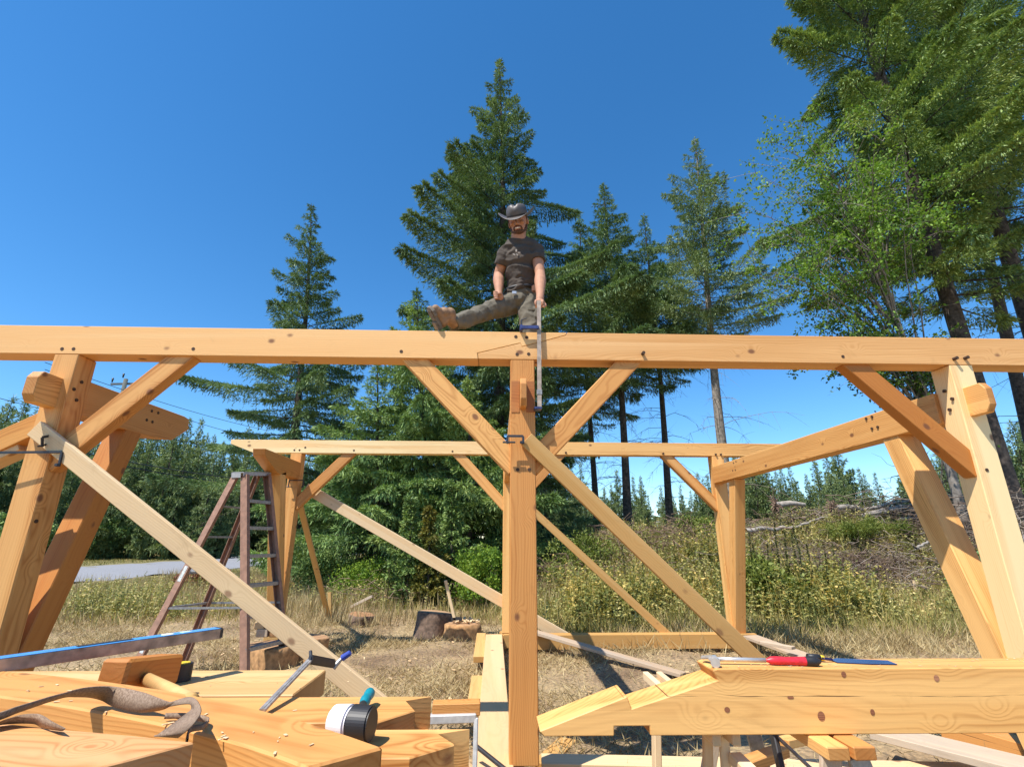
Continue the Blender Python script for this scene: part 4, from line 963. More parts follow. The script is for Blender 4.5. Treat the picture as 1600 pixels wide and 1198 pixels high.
# the tall tree behind the man
place_tree('fir_tree', 'tallest dark fir standing behind the man on the beam', 'fir tree', 781, 18, 92, 5.0, 11, FOL_DARK, top_px=781, n_br=270, base=.16, dens=1.9, trunk_r=.24, card=(.15, .026), droop=.30, dead=14, irregular=.38)
place_tree('fir_tree', 'lone dark fir at left, right of the near left post', 'fir tree', 447, 19, 318, 4.0, 23, FOL_DARK, top_px=486, n_br=170, base=.20, dens=1.6, trunk_r=.19, card=(.15, .026), droop=.22, dead=10, irregular=.42)
place_tree('fir_tree', 'dense dark fir just right of the man', 'fir tree', 985, 20, 286, 3.9, 31, FOL_DARK, top_px=945, n_br=170, base=.36, dens=1.6, trunk_r=.17, dead=24, droop=.3)
place_tree('fir_tree', 'narrow fir between the man and the dense dark fir', 'fir tree', 932, 22, 330, 3.0, 33, FOL_MID, top_px=905, n_br=110, base=.30, dens=1.3, trunk_r=.14, dead=20, droop=.3)
place_tree('fir_tree', 'slim fir with bare lower trunk right of the dense dark fir', 'fir tree', 1052, 21, 335, 2.9, 37, FOL_DARK, top_px=1008, n_br=120, base=.46, dens=1.4, trunk_r=.16, dead=34, droop=.3)
place_tree('fir_tree', 'pale green fir with tall leaning bare trunk above the far right brace', 'fir tree', 1150, 18, 216, 3.3, 41, FOL_PALE, BARK_GREY, top_px=1083, n_br=150, base=.40, dens=1.25, trunk_r=.2, dead=30, droop=.15, irregular=.45, top_up=.8)
# green-skirted conifers behind the far left corner
place_tree('hemlock_tree', 'broad hemlock with branches to the ground, left of the middle posts', 'hemlock', 668, 15.5, 452, 4.0, 51, FOL_MID, top_px=652, n_br=190, base=.06, dens=1.7, trunk_r=.14, droop=.35, card=(.14, .026))
place_tree('hemlock_tree', 'lower hemlock at the left edge of the green thicket', 'hemlock', 592, 14.5, 565, 3.2, 53, FOL_MID, top_px=588, n_br=130, base=.04, dens=1.6, trunk_r=.1, droop=.35, card=(.14, .026))
place_tree('hemlock_tree', 'bright green young hemlock in front of the tall dark fir', 'hemlock', 735, 14.0, 590, 2.8, 55, FOL_LIME, top_px=730, n_br=130, base=.04, dens=1.6, trunk_r=.1, droop=.35, card=(.14, .026))
place_tree('hemlock_tree', 'shaded hemlock standing behind the thicket near the middle post', 'hemlock', 850, 17, 560, 2.4, 57, FOL_DARK, top_px=845, n_br=120, base=.05, dens=1.3, trunk_r=.12, droop=.35)
place_tree('fir_sapling', 'small yellowish fir sapling under the long pale board', 'sapling', 642, 11.6, 775, .62, 61, FOL_LIME, n_br=60, base=.03, dens=4, trunk_r=.03, card=(.09, .03), step=.08, droop=0)
place_tree('fir_sapling', 'taller yellowish fir sapling in front of the dark thicket', 'sapling', 706, 11.9, 752, .75, 62, FOL_LIME, n_br=70, base=.03, dens=4, trunk_r=.03, card=(.09, .03), step=.08, droop=0)
place_tree('fir_sapling', 'reddish tipped fir sapling between the two yellowish ones', 'sapling', 672, 11.3, 792, .5, 63, leafmat('rusty_needles', [(.06, .08, .02), (.14, .15, .03), (.22, .19, .04), (.28, .24, .06)], .25), n_br=50, base=.03, dens=4, trunk_r=.03, card=(.08, .03), step=.08, droop=0)
# big firs at right
place_tree('fir_tree', 'huge fir at top right with leaning trunk seen below its boughs', 'fir tree', 1592, 12.5, -420, 4.3, 71, FOL_LIME, BARK_FIR, top_px=1230, n_br=240, base=.18, dens=1.8, trunk_r=.24, card=(.15, .028), droop=.30, dead=26, irregular=.35, z0=1.2)
place_tree('fir_tree', 'huge fir at the right edge behind the leaning one', 'fir tree', 1735, 13.5, -420, 4.2, 73, FOL_MID, BARK_FIR, top_px=1330, n_br=200, base=.24, dens=1.4, trunk_r=.26, card=(.15, .028), droop=.28, dead=30, z0=1.4)
place_tree('fir_tree', 'dark fir filling the top right corner between the two huge ones', 'fir tree', 1660, 16.5, -260, 4.0, 75, FOL_DARK, BARK_FIR, top_px=1390, n_br=170, base=.25, dens=1.2, trunk_r=.22, dead=26, z0=1.4)
place_tree('spruce_tree', 'thin sparse spruce behind the right strut', 'spruce', 1478, 24, 655, 1.4, 77, FOL_PALE, n_br=46, base=.05, dens=.7, trunk_r=.07, droop=.1, z0=1.2, irregular=.2, dead=10)

# broadleaf alder reaching in from the right
def broadleaf(name, label, cat, base, top, crown_c, crown_r, seed, mat, bark, n_limb=26, leaf=(.085, .055), per=160, trunk_r=.12, group=None):
    rng = np.random.default_rng(seed); tr = Acc(); base = np.array(base); top = np.array(top); s = np.linspace(0, 1, 12)[:, None]
    T = base+(top-base)*s+np.stack([.12*np.sin(s[:, 0]*7), .1*np.cos(s[:, 0]*6), 0*s[:, 0]], 1); tr.tube(T, trunk_r*(1-s[:, 0])**.8+.012, 8)
    Ps = []; Ds = []
    for i in range(n_limb):
        a = T[rng.integers(3, 12)]; v = rng.normal(size=3); v /= np.linalg.norm(v); e = np.array(crown_c)+v*np.array(crown_r)*rng.uniform(.55, 1.05)
        u = np.linspace(0, 1, 7)[:, None]; P = a+(e-a)*u+np.array([0, 0, 1.])*np.linalg.norm(e-a)*.16*np.sin(u*3.14)+rng.normal(0, .03, (7, 3)); P[0] = a
        tr.tube(P, .03*(1-u[:, 0]*.9)*(trunk_r/.12), 5)
        for q in range(9):
            k = rng.integers(2, 7); b = P[k]; d = unit((e-a)[None])[0]*.5+rng.normal(0, .8, 3); m_ = rng.uniform(.35, .95)*(crown_r[0]/2.2)**.5; w4 = np.linspace(0, 1, 5)[:, None]
            Q = b+d*m_*w4+np.array([0, 0, -.18])*m_*w4*w4; tr.tube(Q, .008*(1-w4[:, 0]*.8), 3)
            n = int(per/9*rng.uniform(.5, 1.5)); f = rng.uniform(.15, 1.05, n)[:, None]
            pp = b+d*m_*f+np.array([0, 0, -.18])*m_*f*f+rng.normal(0, .055, (n, 3)); Ps.append(pp); dd = rng.normal(0, 1, (n, 3))+d*.6; dd[:, 2] -= .35; Ds.append(dd)
    P = np.concatenate(Ps); D = np.concatenate(Ds); n = len(P)
    V, F = diamonds(P, D, leaf[0]*rng.uniform(.6, 1.3, n), leaf[1]*rng.uniform(.7, 1.2, n), rng, np.tile([0, 0, 1.], (n, 1))+rng.normal(0, .8, (n, 3)))
    t = thing(name, label, cat, tuple(base), group); link('trunk', tr.mesh('trunk'), bark, t); link('crown', fast('crown', V, F), mat, t); return t
a0 = at(1482, 700, Y=11.5); a0.z = 1.0
broadleaf('alder_tree', 'bright green alder with fine leaves reaching left from behind the right posts', 'alder', a0, at(1325, 290, Y=11.5), at(1310, 345, Y=11.0), (2.7, 1.8, 3.1), 81, FOL_ALDER, BARK_GREY, 64, (.09, .055), 330, .10)
broadleaf('alder_tree', 'small alder whose sprays hang below the top beam at right', 'alder', (a0.x+.8, 12.0, .9), at(1420, 560, Y=11.6), at(1385, 560, Y=11.4), (1.75, 1.0, 1.0), 83, leafmat('alder_dark', [(0.03, 0.06, 0.018), (0.06, 0.12, 0.022), (0.12, 0.195, 0.03), (0.21, 0.3, 0.06)], .3), BARK_GREY, 26, (.09, .06), 300, .06)

# bushes
WEEDB = leafmat('bank_bush', [(.05, .075, .015), (.12, .16, .03), (.22, .26, .05), (.34, .36, .10)], .25)
def bush(name, label, cx, Y, z, r, seed, mat=FOL_BUSH, n=5200, leaf=(.06, .035), cat='bush', group=None, sticks=18):
    rng = np.random.default_rng(seed); gz = float(hills(cx, Y)); c = np.array([cx, Y, gz])
    k = 34; v = unit(rng.normal(size=(k, 3))); v[:, 2] = np.abs(v[:, 2])*.95; cl = v*np.array(r)*rng.uniform(.45, .95, (k, 1)); cl[:, 2] += .12
    i = rng.integers(0, k, n); sz = rng.uniform(.16, .34, k)*np.mean(r)
    P = c+cl[i]+unit(rng.normal(size=(n, 3)))*(rng.random(n)**.5*sz[i])[:, None]; P[:, 2] = np.maximum(P[:, 2], gz+.02)
    D = (P-c)*.5+rng.normal(0, .6, (n, 3)); D[:, 2] += .15
    V, F = diamonds(P, D, leaf[0]*rng.uniform(.6, 1.4, n), leaf[1]*rng.uniform(.7, 1.3, n), rng)
    t = thing(name, label, cat, tuple(c), group); link('foliage', fast('foliage', V, F), mat, t)
    tr = Acc()
    for j in range(sticks):
        e = cl[rng.integers(0, k)]; s = np.linspace(0, 1, 5)[:, None]; tr.tube(c+e*s+rng.normal(0, .04, (5, 3))*s, .014*(1-s[:, 0]*.8), 4)
    link('stem', tr.mesh('stem'), DEADW, t); return t
def bpx(px, Y): return at(px, 850, Y=Y).x
bush('leafy_bush', 'bright yellow-green bush left of the middle posts', bpx(752, 11.2), 11.2, 0, (.75, .7, 1.25), 91, FOL_BUSH, 9000)
bush('leafy_bush', 'low green bush below the long pale board, by the dry grass', bpx(600, 13), 13, 0, (1.3, 1.0, .75), 92, FOL_BUSH, 9000)
bush('leafy_bush', 'rounded dark bush behind the far left post', bpx(520, 14.5), 14.5, 0, (1.2, 1.0, 1.1), 93, FOL_MID, 8000)
bush('leafy_bush', 'bush beside the road seen through the stepladder', bpx(455, 22), 22, 0, (1.4, 1.2, .9), 94, FOL_MID, 9000, (.1, .06))
bush('leafy_bush', 'dark hazel bush in front of the slash bank right of the middle post', bpx(905, 12.5), 12.5, 0, (1.0, .8, 1.2), 95, WEEDB, 5000)
bush('leafy_bush', 'lime leafy bush high on the bank left of the far right post', bpx(1090, 13.5), 13.5, 0, (.7, .7, .6), 96, WEEDB, 4000)
bush('leafy_bush', 'dark leafy bush at the foot of the bank right of the far right post', bpx(1188, 9.6), 9.6, 0, (.75, .55, .95), 97, WEEDB, 4500, (.09, .04))
bush('leafy_bush', 'broad feathery green bush on the slash bank', bpx(1365, 11.9), 11.9, 0, (1.2, .5, .32), 98, WEEDB, 8000, (.14, .012))
bush('leafy_bush', 'small green bush at the right edge behind the posts', bpx(1570, 9.5), 9.8, 0, (.9, .7, .8), 99, FOL_MID, 5000)
bush('leafy_bush', 'reddish-leaved weed clump at the road edge by the ladder', bpx(345, 16), 15.5, 0, (1.0, .5, .4), 100, leafmat('red_weed', [(.06, .07, .02), (.16, .10, .04), (.30, .09, .05), (.2, .2, .06)], .25), 2500, (.09, .05))

# far forest: each tree its own object, four shapes shared
far_tr = []
for i, (hh, rr) in enumerate(((10, 2.4), (10, 3.0), (10, 1.9), (10, 2.6))):
    tr, cr = conifer(hh, rr, 200+i, n_br=100, base=.04, dens=.6, card=(.36, .065), step=.35, hang=.3, droop=.25, brseg=3, trunk_r=.13, irregular=.3)
    far_tr.append((tr.mesh('trunk'), cr))
    far_tr[-1][0].materials.append(BARK_FIR); cr.materials.append(FOL_FAR)
far_b = []
for i in range(2):
    rng = np.random.default_rng(300+i); n = 5200; k = 40; v = unit(rng.normal(size=(k, 3))); cl = v*np.array([2.6, 2.4, 2.4])*rng.uniform(.5, 1, (k, 1)); cl[:, 2] += 3.4
    j = rng.integers(0, k, n); P = cl[j]+unit(rng.normal(size=(n, 3)))*(rng.random(n)**.5*rng.uniform(.6, 1.1, k)[j])[:, None]
    P[:, 2] = np.abs(P[:, 2]); V, F = diamonds(P, rng.normal(size=(n, 3)), .32*rng.uniform(.6, 1.3, n), .2*rng.uniform(.7, 1.2, n), rng)
    tb = Acc(); s = np.linspace(0, 1, 6)[:, None]; tb.tube(np.array([[0, 0, -.3]])+np.array([[.3, .1, 4.5]])*s, .16*(1-s[:, 0]*.7), 7)
    for q in range(10): e = cl[rng.integers(0, k)]; tb.tube(np.array([[.1, 0, 1.6]])+(e-np.array([.1, 0, 1.6]))*s, .06*(1-s[:, 0]*.8), 4)
    a, b = tb.mesh('trunk'), fast('crown', V, F); a.materials.append(BARK_GREY); b.materials.append(FOL_MID); far_b.append((a, b))
def far_tree(x, y, h, kind, label, group, rng, broad=False, sx=1.0):
    gz = float(hills(x, y)); src = far_b[kind % 2] if broad else far_tr[kind % 4]; s = h/(6.2 if broad else 10.0)
    t = thing('broadleaf_tree' if broad else 'conifer_tree', label, 'tree', (x, y, gz), group)
    M = Matrix.Translation((x, y, gz)) @ Matrix.Rotation(rng.uniform(0, 6.28), 4, 'Z') @ Matrix.Diagonal((s*sx, s*sx, s, 1))
    for nm, me in (('trunk', src[0]), ('crown', src[1])):
        o = bpy.data.objects.new(nm, me); C.objects.link(o); o.parent = t; o.matrix_basis = pm_of(t).inverted() @ M
rng = random.Random(77)
LBL_L = 'dark green conifer in the dense woods across the road at left'; GL = 'conifers across the road'
def skyline(px, pts):
    xs = [p[0] for p in pts]; return float(np.interp(px, xs, [p[1] for p in pts]))
SL = [(-200, 640), (0, 655), (40, 690), (100, 700), (200, 690), (230, 680), (260, 675), (285, 665), (300, 700), (350, 705), (420, 715), (520, 720), (620, 720)]
for row, (Y0, dy) in enumerate(((40, 0), (47, -6), (55, -12))):
    px = -190
    while px < 600:
        px += rng.uniform(15, 27)*(40/Y0)**.5; Y = Y0+rng.uniform(-2.5, 2.5)+(6 if px > 380 else 0); q = at(px, 800, Y=Y)
        top = at(px, skyline(px, SL)-12+rng.uniform(-22, 26)+(14, 0, -4)[row], Y=Y).z; h = top-float(hills(q.x, Y))
        far_tree(q.x, Y, h, rng.randrange(4), LBL_L, GL, rng, sx=rng.uniform(.7, .95))
px = -120
while px < 560:   # lower leafy edge along the road
    px += rng.uniform(24, 44); Y = (28 if px < 60 else 33 if px < 200 else 40 if px < 330 else 47)+rng.uniform(-.5, 2.5)+3; q = at(px, 800, Y=Y)
    far_tree(q.x, Y, rng.uniform(2.0, 3.6), rng.randrange(2), 'rounded leafy tree at the edge of the woods beside the road', 'leafy trees beside the road', rng, True, rng.uniform(.9, 1.2))
SR = [(820, 700), (900, 730), (1000, 745), (1060, 760), (1110, 735), (1165, 705), (1185, 685), (1215, 735), (1260, 720), (1300, 715), (1325, 690), (1345, 735), (1372, 733), (1400, 770), (1440, 700), (1480, 690), (1560, 700), (1640, 640), (1800, 600)]
for row, Y0 in enumerate((38, 46, 56)):
    px = 800
    while px < 1800:
        px += rng.uniform(16, 34)*(38/Y0)**.4; Y = Y0+rng.uniform(-2.5, 2.5); q = at(px, 800, Y=Y)
        top = at(px, skyline(px, SR)+rng.uniform(-8, 34)+(12, 2, 0)[row], Y=Y).z; h = top-float(hills(q.x, Y))
        if h < 3: continue
        far_tree(q.x, Y, h, rng.randrange(4), 'dark spiky conifer in the far woods beyond the slash bank', 'conifers beyond the slash bank', rng, sx=rng.uniform(.7, .95))

# grass and weeds
def stuff_blades(name, label, n, xr, yr, hgt, wid, mat, seed, dens=None, tilt=.5, leafy=0, zoff=0):
    rng = np.random.default_rng(seed); x = rng.uniform(*xr, n); y = rng.uniform(*yr, n)
    if dens is not None:
        k = rng.random(n) < dens(x, y, rng); x = x[k]; y = y[k]
    n = len(x); z = hills(x, y)+zoff; P = np.stack([x, y, z], 1); D = rng.normal(0, tilt, (n, 3)); D[:, 2] = 1
    h = hgt[0]+(hgt[1]-hgt[0])*rng.random(n)**1.6
    V, F = diamonds(P, D, h, wid*rng.uniform(.6, 1.4, n), rng)
    return tag(link(name, fast(name, V, F), mat), label, 'grass', kind='stuff')
STRAW = leafmat('straw', [(.22, .155, .07), (.37, .275, .13), (.52, .41, .21), (.62, .52, .30)], .25, .7, 2.0, (1, .95, .8))
GRASSG = leafmat('green_grass', [(0.097, 0.114, 0.031), (0.232, 0.229, 0.062), (0.422, 0.353, 0.124), (0.805, 0.556, 0.259)], .3, .6, 1.3)
WEED = leafmat('weeds', [(0.1, 0.126, 0.048), (0.254, 0.266, 0.092), (0.496, 0.448, 0.164), (0.914, 0.696, 0.325)], .3, .6, 1.6)
from mathutils import noise as mn
def nz(x, y, s, o=0): return np.array([mn.noise((a*s+o, b*s, o)) for a, b in zip(x, y)])
def pn(x, y, s, o=0):  # cheap smooth pattern
    return .5+.25*(np.sin(x*s+o+1.7*np.sin(y*s*.7+o))+np.sin(y*s*1.3+2*o+1.3*np.sin(x*s*.9)))
def near_d(x, y, rng): return np.clip(.25+1.1*(pn(x, y, 1.9, 1)-.35)+.4*(pn(x, y, 5, 3)-.5), .08, 1)
stuff_blades('dry_grass', 'flattened dry straw covering the work yard', 260000, (-8, 7.5), (3.0, 10.5), (.04, .17), .007, STRAW, 1, near_d, 1.5)
stuff_blades('tall_dry_grass', 'taller dry grass behind the far posts', 90000, (-12, 3.5), (8.6, 20), (.12, .48), .010, STRAW, 2, lambda x, y, r: smooth(8.6, 10.5, y+.8*pn(x, y, 1, 2))*np.clip(pn(x, y, 1.1, 5)*1.4-.2, .1, 1)*(.9-.4*smooth(-7, -12, x)), .28)
stuff_blades('meadow_grass', 'green and yellow grass between the yard and the road', 110000, (-22, 4), (8.8, 24), (.08, .28), .012, GRASSG, 3, lambda x, y, r: smooth(8.8, 11, y+.9*pn(x, y, 1.3, 4))*np.clip(pn(x, y, .9, 7)*1.7-.35, .05, 1)*(x > -9.0), .3)
stuff_blades('short_verge', 'short dry verge beside the road', 60000, (-16, -8.5), (8, 24), (.03, .16), .010, GRASSG, 14, lambda x, y, r: (x > -12.6)*1.0, .5)
stuff_blades('roadside_grass', 'grass verge along the road', 60000, (-32, -4), (22, 60), (.04, .15), .03, GRASSG, 4, lambda x, y, r: ((x > -12.4) | (x < -22.2))*1.0, .3)
# weeds with leafy stems on the bank
def weeds(name, label, n, xr, yr, hgt, mat, seed, dens, leaf=(.07, .03), per=13):
    rng = np.random.default_rng(seed); x = rng.uniform(*xr, n); y = rng.uniform(*yr, n); k = rng.random(n) < dens(x, y, rng); x = x[k]; y = y[k]; n = len(x)
    h = hgt[0]+(hgt[1]-hgt[0])*rng.random(n)**1.3; b = np.stack([x, y, hills(x, y)], 1); ln = rng.normal(0, .16, (n, 3)); ln[:, 2] = 1
    V1, F1 = diamonds(b, ln, h*1.1, .012, rng)
    f = rng.uniform(.1, 1, (n, per)); az = rng.uniform(0, 6.28, (n, per)); P = b[:, None]+ln[:, None]*(h[:, None]*f)[..., None]
    D = np.stack([np.cos(az), np.sin(az), rng.uniform(-.2, .8, (n, per))], -1); m_ = n*per
    V2, F2 = diamonds(P.reshape(-1, 3), D.reshape(-1, 3), leaf[0]*(1.3-f.ravel()*.8)*rng.uniform(.6, 1.4, m_), leaf[1]*rng.uniform(.7, 1.3, m_), rng, np.tile([0, 0, 1.], (m_, 1))+rng.normal(0, .5, (m_, 3)))
    return tag(link(name, fast(name, np.concatenate([V1, V2]), np.concatenate([F1, F2+len(V1)])), mat), label, 'weeds', kind='stuff')
def bank(x, y): return smooth(7.9, 9.6, y+.6*pn(x, y, 1.4, 2))*smooth(.2, 2.2, x+(y-9)*.25)
weeds('bank_weeds', 'leafy weeds covering the bank at right', 13000, (-.5, 13), (7.6, 14.5), (.15, .62), WEED, 5, lambda x, y, r: bank(x, y)*np.clip(pn(x, y, 1.2, 3)*1.6-.2, .1, 1)*(1-.85*np.exp(-((x-7.0)/1.5)**2-((y-10.9)/.8)**2))*(1-.75*smooth(6, 9, x)*(1-smooth(8.5, 10.5, y))), per=16)
weeds('dark_weeds', 'darker nettles and foxgloves at the foot of the bank', 3600, (1.2, 6.8), (8.0, 11.5), (.35, .95), leafmat('nettle', [(0.095, 0.131, 0.045), (0.227, 0.25, 0.076), (0.45, 0.385, 0.116), (0.888, 0.597, 0.195)], .3, .6, 2.0), 6, lambda x, y, r: smooth(8.2, 9.2, y)*np.clip(pn(x, y, 1.7, 6)*1.9-.6, 0, 1), (.09, .04), 18)
stuff_blades('bank_grass', 'dry and green grass on the bank', 150000, (-.5, 15), (7.4, 16), (.08, .42), .010, GRASSG, 7, lambda x, y, r: smooth(7.4, 9.0, y+.6*pn(x, y, 1.4, 2))*smooth(-.5, 1.8, x+(y-9)*.3)*.9*(1-.85*np.exp(-((x-7.0)/1.5)**2-((y-10.9)/.8)**2)), .5)
stuff_blades('bank_straw', 'straw-coloured grass on the lower bank at right', 90000, (1.5, 12), (6.2, 14), (.06, .34), .009, STRAW, 8, lambda x, y, r: np.clip(pn(x, y, 1.5, 9)*1.5-.1, .1, 1)*smooth(6.2, 7.6, y), .8)
weeds('meadow_weeds', 'leafy weeds at the edge of the meadow', 4200, (-9.5, .5), (9.5, 15), (.15, .6), WEED, 9, lambda x, y, r: np.clip(pn(x, y, .8, 1)*2-.7, 0, 1)*smooth(10.6, 12.5, y+.3*(-x)), per=12)
# foxglove spikes one can count
fx = Acc(); s = np.linspace(0, 1, 5)[:, None]
rng2 = np.random.default_rng(12); st_ = Acc(); st_.tube(np.array([[.05, .02, 1.0]])*s, .012*(1-.6*s[:, 0]), 5); stem = st_.mesh('stem'); stem.materials.append(plain('foxglove_stem', (.09, .09, .03), .8))
n = 150; f = rng2.uniform(.35, 1, n); az = rng2.uniform(0, 6.28, n); P = np.stack([.05*f, .02*f, f], 1); D = np.stack([np.cos(az), np.sin(az), np.full(n, .3)], 1)
V, F = diamonds(P, D, .045*(1.4-f), .022, rng2); pods = fast('seed_pods', V, F); pods.materials.append(leafmat('seed_pod', [(.05, .06, .02), (.10, .10, .03), (.17, .15, .05)], .15))
for i, (px, Y, h) in enumerate([(1000, 9.8, 1.0), (975, 10.2, 1.1), (1180, 9.5, 1.15), (1196, 9.7, 1.05), (1222, 9.6, 1.3), (1239, 9.9, 1.2), (1251, 9.4, 1.45), (1263, 9.7, 1.1), (1283, 9.5, 1.0), (1296, 9.8, 1.05), (610, 11.2, .8), (1045, 9.6, .9), (940, 10.4, 1.0), (1210, 10.2, 1.3), (1168, 9.9, 1.2)]):
    q = at(px, 850, Y=Y); t = thing('foxglove', 'tall spent foxglove spike standing in the weeds', 'plant', (q.x, Y, float(hills(q.x, Y))), 'foxglove spikes in the weeds')
    for nm, me in (('stem', stem), ('seed_pods', pods)):
        o = bpy.data.objects.new(nm, me); C.objects.link(o); o.parent = t; o.matrix_basis = Matrix.Rotation(i*1.3+.4, 4, 'Z') @ Matrix.Scale(h, 4)
SLASH = leafmat('slash_sticks', [(.07, .045, .03), (.15, .10, .075), (.25, .20, .155), (.42, .37, .32)], .02, .9)
# slash: heaps of sticks
def sticks(name, label, n, cx, cy, sx, sy, h, seed, ln=(.3, 1.4), r=(.006, .022), cat='brush pile', mat=SLASH):
    rng = np.random.default_rng(seed); a = Acc()
    for i in range(n):
        x = cx+rng.normal(0, sx); y = cy+rng.normal(0, sy); z = float(hills(x, y))+.10+abs(rng.normal(0, h)); az = rng.uniform(0, 6.28); L = rng.uniform(*ln); el = rng.normal(.05, .28)
        d = np.array([math.cos(az)*math.cos(el), math.sin(az)*math.cos(el), math.sin(el)]); s = np.linspace(-.5, .5, 5)[:, None]
        P = np.array([x, y, z+.03])+d*L*s+rng.normal(0, .07*L, (5, 3)); P[:, 2] = np.maximum(P[:, 2], z-.1); a.tube(P, rng.uniform(*r)*(1-.7*(s[:, 0]+.5)), 3)
    return tag(link(name, a.mesh(name), mat), label, cat, kind='stuff')
DEADB = plain('dead_brown', (.20, .13, .09), .95, 0, .5, 10)
sticks('brush_heap', 'grey dead branches heaped on the bank at the middle right', 1300, bpx(1310, 10.8), 10.9, 1.2, .4, .14, 1, (.2, .8), (.004, .013))
sticks('brush_heap', 'bleached sticks along the top of the bank', 1000, bpx(1330, 13.6), 13.6, 2.6, .5, .16, 2, (.3, 1.2), (.005, .02))
sticks('brush_heap', 'tangle of branches at the right edge behind the posts', 1300, bpx(1570, 11), 11.2, 1.0, .9, .5, 3, (.3, 1.3), (.005, .016))
sticks('brush_heap', 'thin brown twigs around the dark bushes left of the middle post', 260, bpx(720, 12), 12.2, 1.5, .6, .25, 4, (.3, 1.3), (.004, .012), mat=DEADB)
sticks('brush_heap', 'brown twigs mixed through the bank right of the middle post', 420, bpx(1010, 12.6), 12.8, 1.8, .8, .25, 5, (.3, 1.4), (.005, .016), mat=DEADB)
def log_(label, p, q, r, name='bleached_log', grp='bleached logs on the bank'):
    a = Acc(); P = np.array([tuple(Vector(p).lerp(Vector(q), t)) for t in np.linspace(0, 1, 8)])+np.random.default_rng(int(r*1e4)).normal(0, .02, (8, 3)); a.tube(P, np.linspace(r, r*.6, 8), 9)
    return tag(link(name, a.mesh(name), DEADW), label, 'log', grp)
log_('long bleached pole, upper one of the bundle left of the right strut', at(1347, 797, Y=12.8), at(1432, 780, Y=13.2), .045)
log_('bleached pole, middle one of the bundle left of the right strut', at(1350, 801, Y=12.7), at(1430, 787, Y=13.0), .05)
log_('bleached pole, lowest one of the bundle left of the right strut', at(1345, 804, Y=12.6), at(1424, 791, Y=12.8), .055)
log_('short grey log just below the pole bundle', at(1395, 812, Y=12.3), at(1432, 808, Y=12.4), .05)
log_('bleached log lying beside the far right post on the bank', at(1166, 828, Y=12.2), at(1242, 822, Y=12.6), .06)
log_('thin bleached pole crossing the brush right of centre', at(1240, 824, Y=12.5), at(1290, 806, Y=12.6), .03)
log_('dead pole leaning in front of the brush heap', at(1430, 856, Y=10.6), at(1452, 845, Y=10.7), .03)
def rootwad(label, p, r, seed):
    rng = np.random.default_rng(seed); a = Acc(); t = thing('root_wad', label, 'root wad', tuple(p), 'upturned roots on the bank')
    a.tube(np.array([tuple(p), (p.x+r*1.2, p.y, p.z+.05), (p.x+r*2.4, p.y+.05, p.z+.02)]), np.array([.09, .075, .05])*r/.35, 9); link('log', a.mesh('log'), DEADW, t)
    b = Acc()
    for i in range(60):
        d = rng.normal(0, 1, 3); d /= np.linalg.norm(d); d[0] *= .5; s = np.linspace(0, 1, 5)[:, None]; b.tube(np.array(tuple(p))+d*r*rng.uniform(.5, 1.2)*s+rng.normal(0, .03, (5, 3))*s, .022*(1-s[:, 0]*.8), 4)
    link('roots', b.mesh('roots'), DEADB, t)
rootwad('tangled root wad with bleached log on the skyline of the bank', at(1212, 789, Y=13.0), .33, 1)
rootwad('reddish root wad on the bank left of the pole bundle', at(1302, 794, Y=13.0), .3, 2)

# ------------------------------------------------------------ power line beyond the woods
t = thing('utility_pole', 'wooden utility pole with crossarm beyond the near left post', 'utility pole', at(195, 850, Y=34))
PB = at(196, 850, Y=34); PT = at(197, 592, Y=34); bm = bmesh.new(); bm_cyl(bm, (PT.x, 34, .2), PT, .17, .13, 14); link('pole', bm_mesh('pole', bm, True), plain('pole_wood', (.10, .11, .10), .9), t)
a = at(173, 600, Y=33.8); b_ = at(222, 599, Y=34.4); timber('crossarm', a, b_, .12, .13, plain('arm_wood', (.16, .17, .16), .9), t, bevel=0)
for px, py in ((175, 597), (192, 590), (218, 597)):
    q = at(px, py, Y=33.9); bm = bmesh.new(); bm_cyl(bm, q, q+Vector((0, 0, .3)), .04, .07, 8); link('insulator', bm_mesh('insulator', bm, True), BLACK, t)
def wire(label, a, b, sag, r=.018):
    s = np.linspace(0, 1, 24)[:, None]; P = np.array(tuple(a))*(1-s)+np.array(tuple(b))*s; P[:, 2] -= 4*sag*(s*(1-s))[:, 0]; A_ = Acc(); A_.tube(P, r, 4)
    tag(link('power_line', A_.mesh('power_line'), BLACK), label, 'power line', 'overhead wires beyond the left post')
for i, (pl, pr, lb) in enumerate((((70, 566), (420, 673), 'highest overhead wire behind the near left brace'), ((70, 577), (420, 690), 'second overhead wire behind the near left brace'), ((-20, 617), (420, 712), 'overhead wire entering at the left edge below the tie beam'))):
    wire(lb, at(*pl, Y=27), at(*pr, Y=46), .3)
for i, (pl, pr, lb) in enumerate((((-20, 672), (420, 752), 'black cable low against the woods, upper of the pair'), ((-20, 680), (420, 760), 'black cable low against the woods, lower of the pair'))):
    wire(lb, at(*pl, Y=24), at(*pr, Y=40), .35, .028)
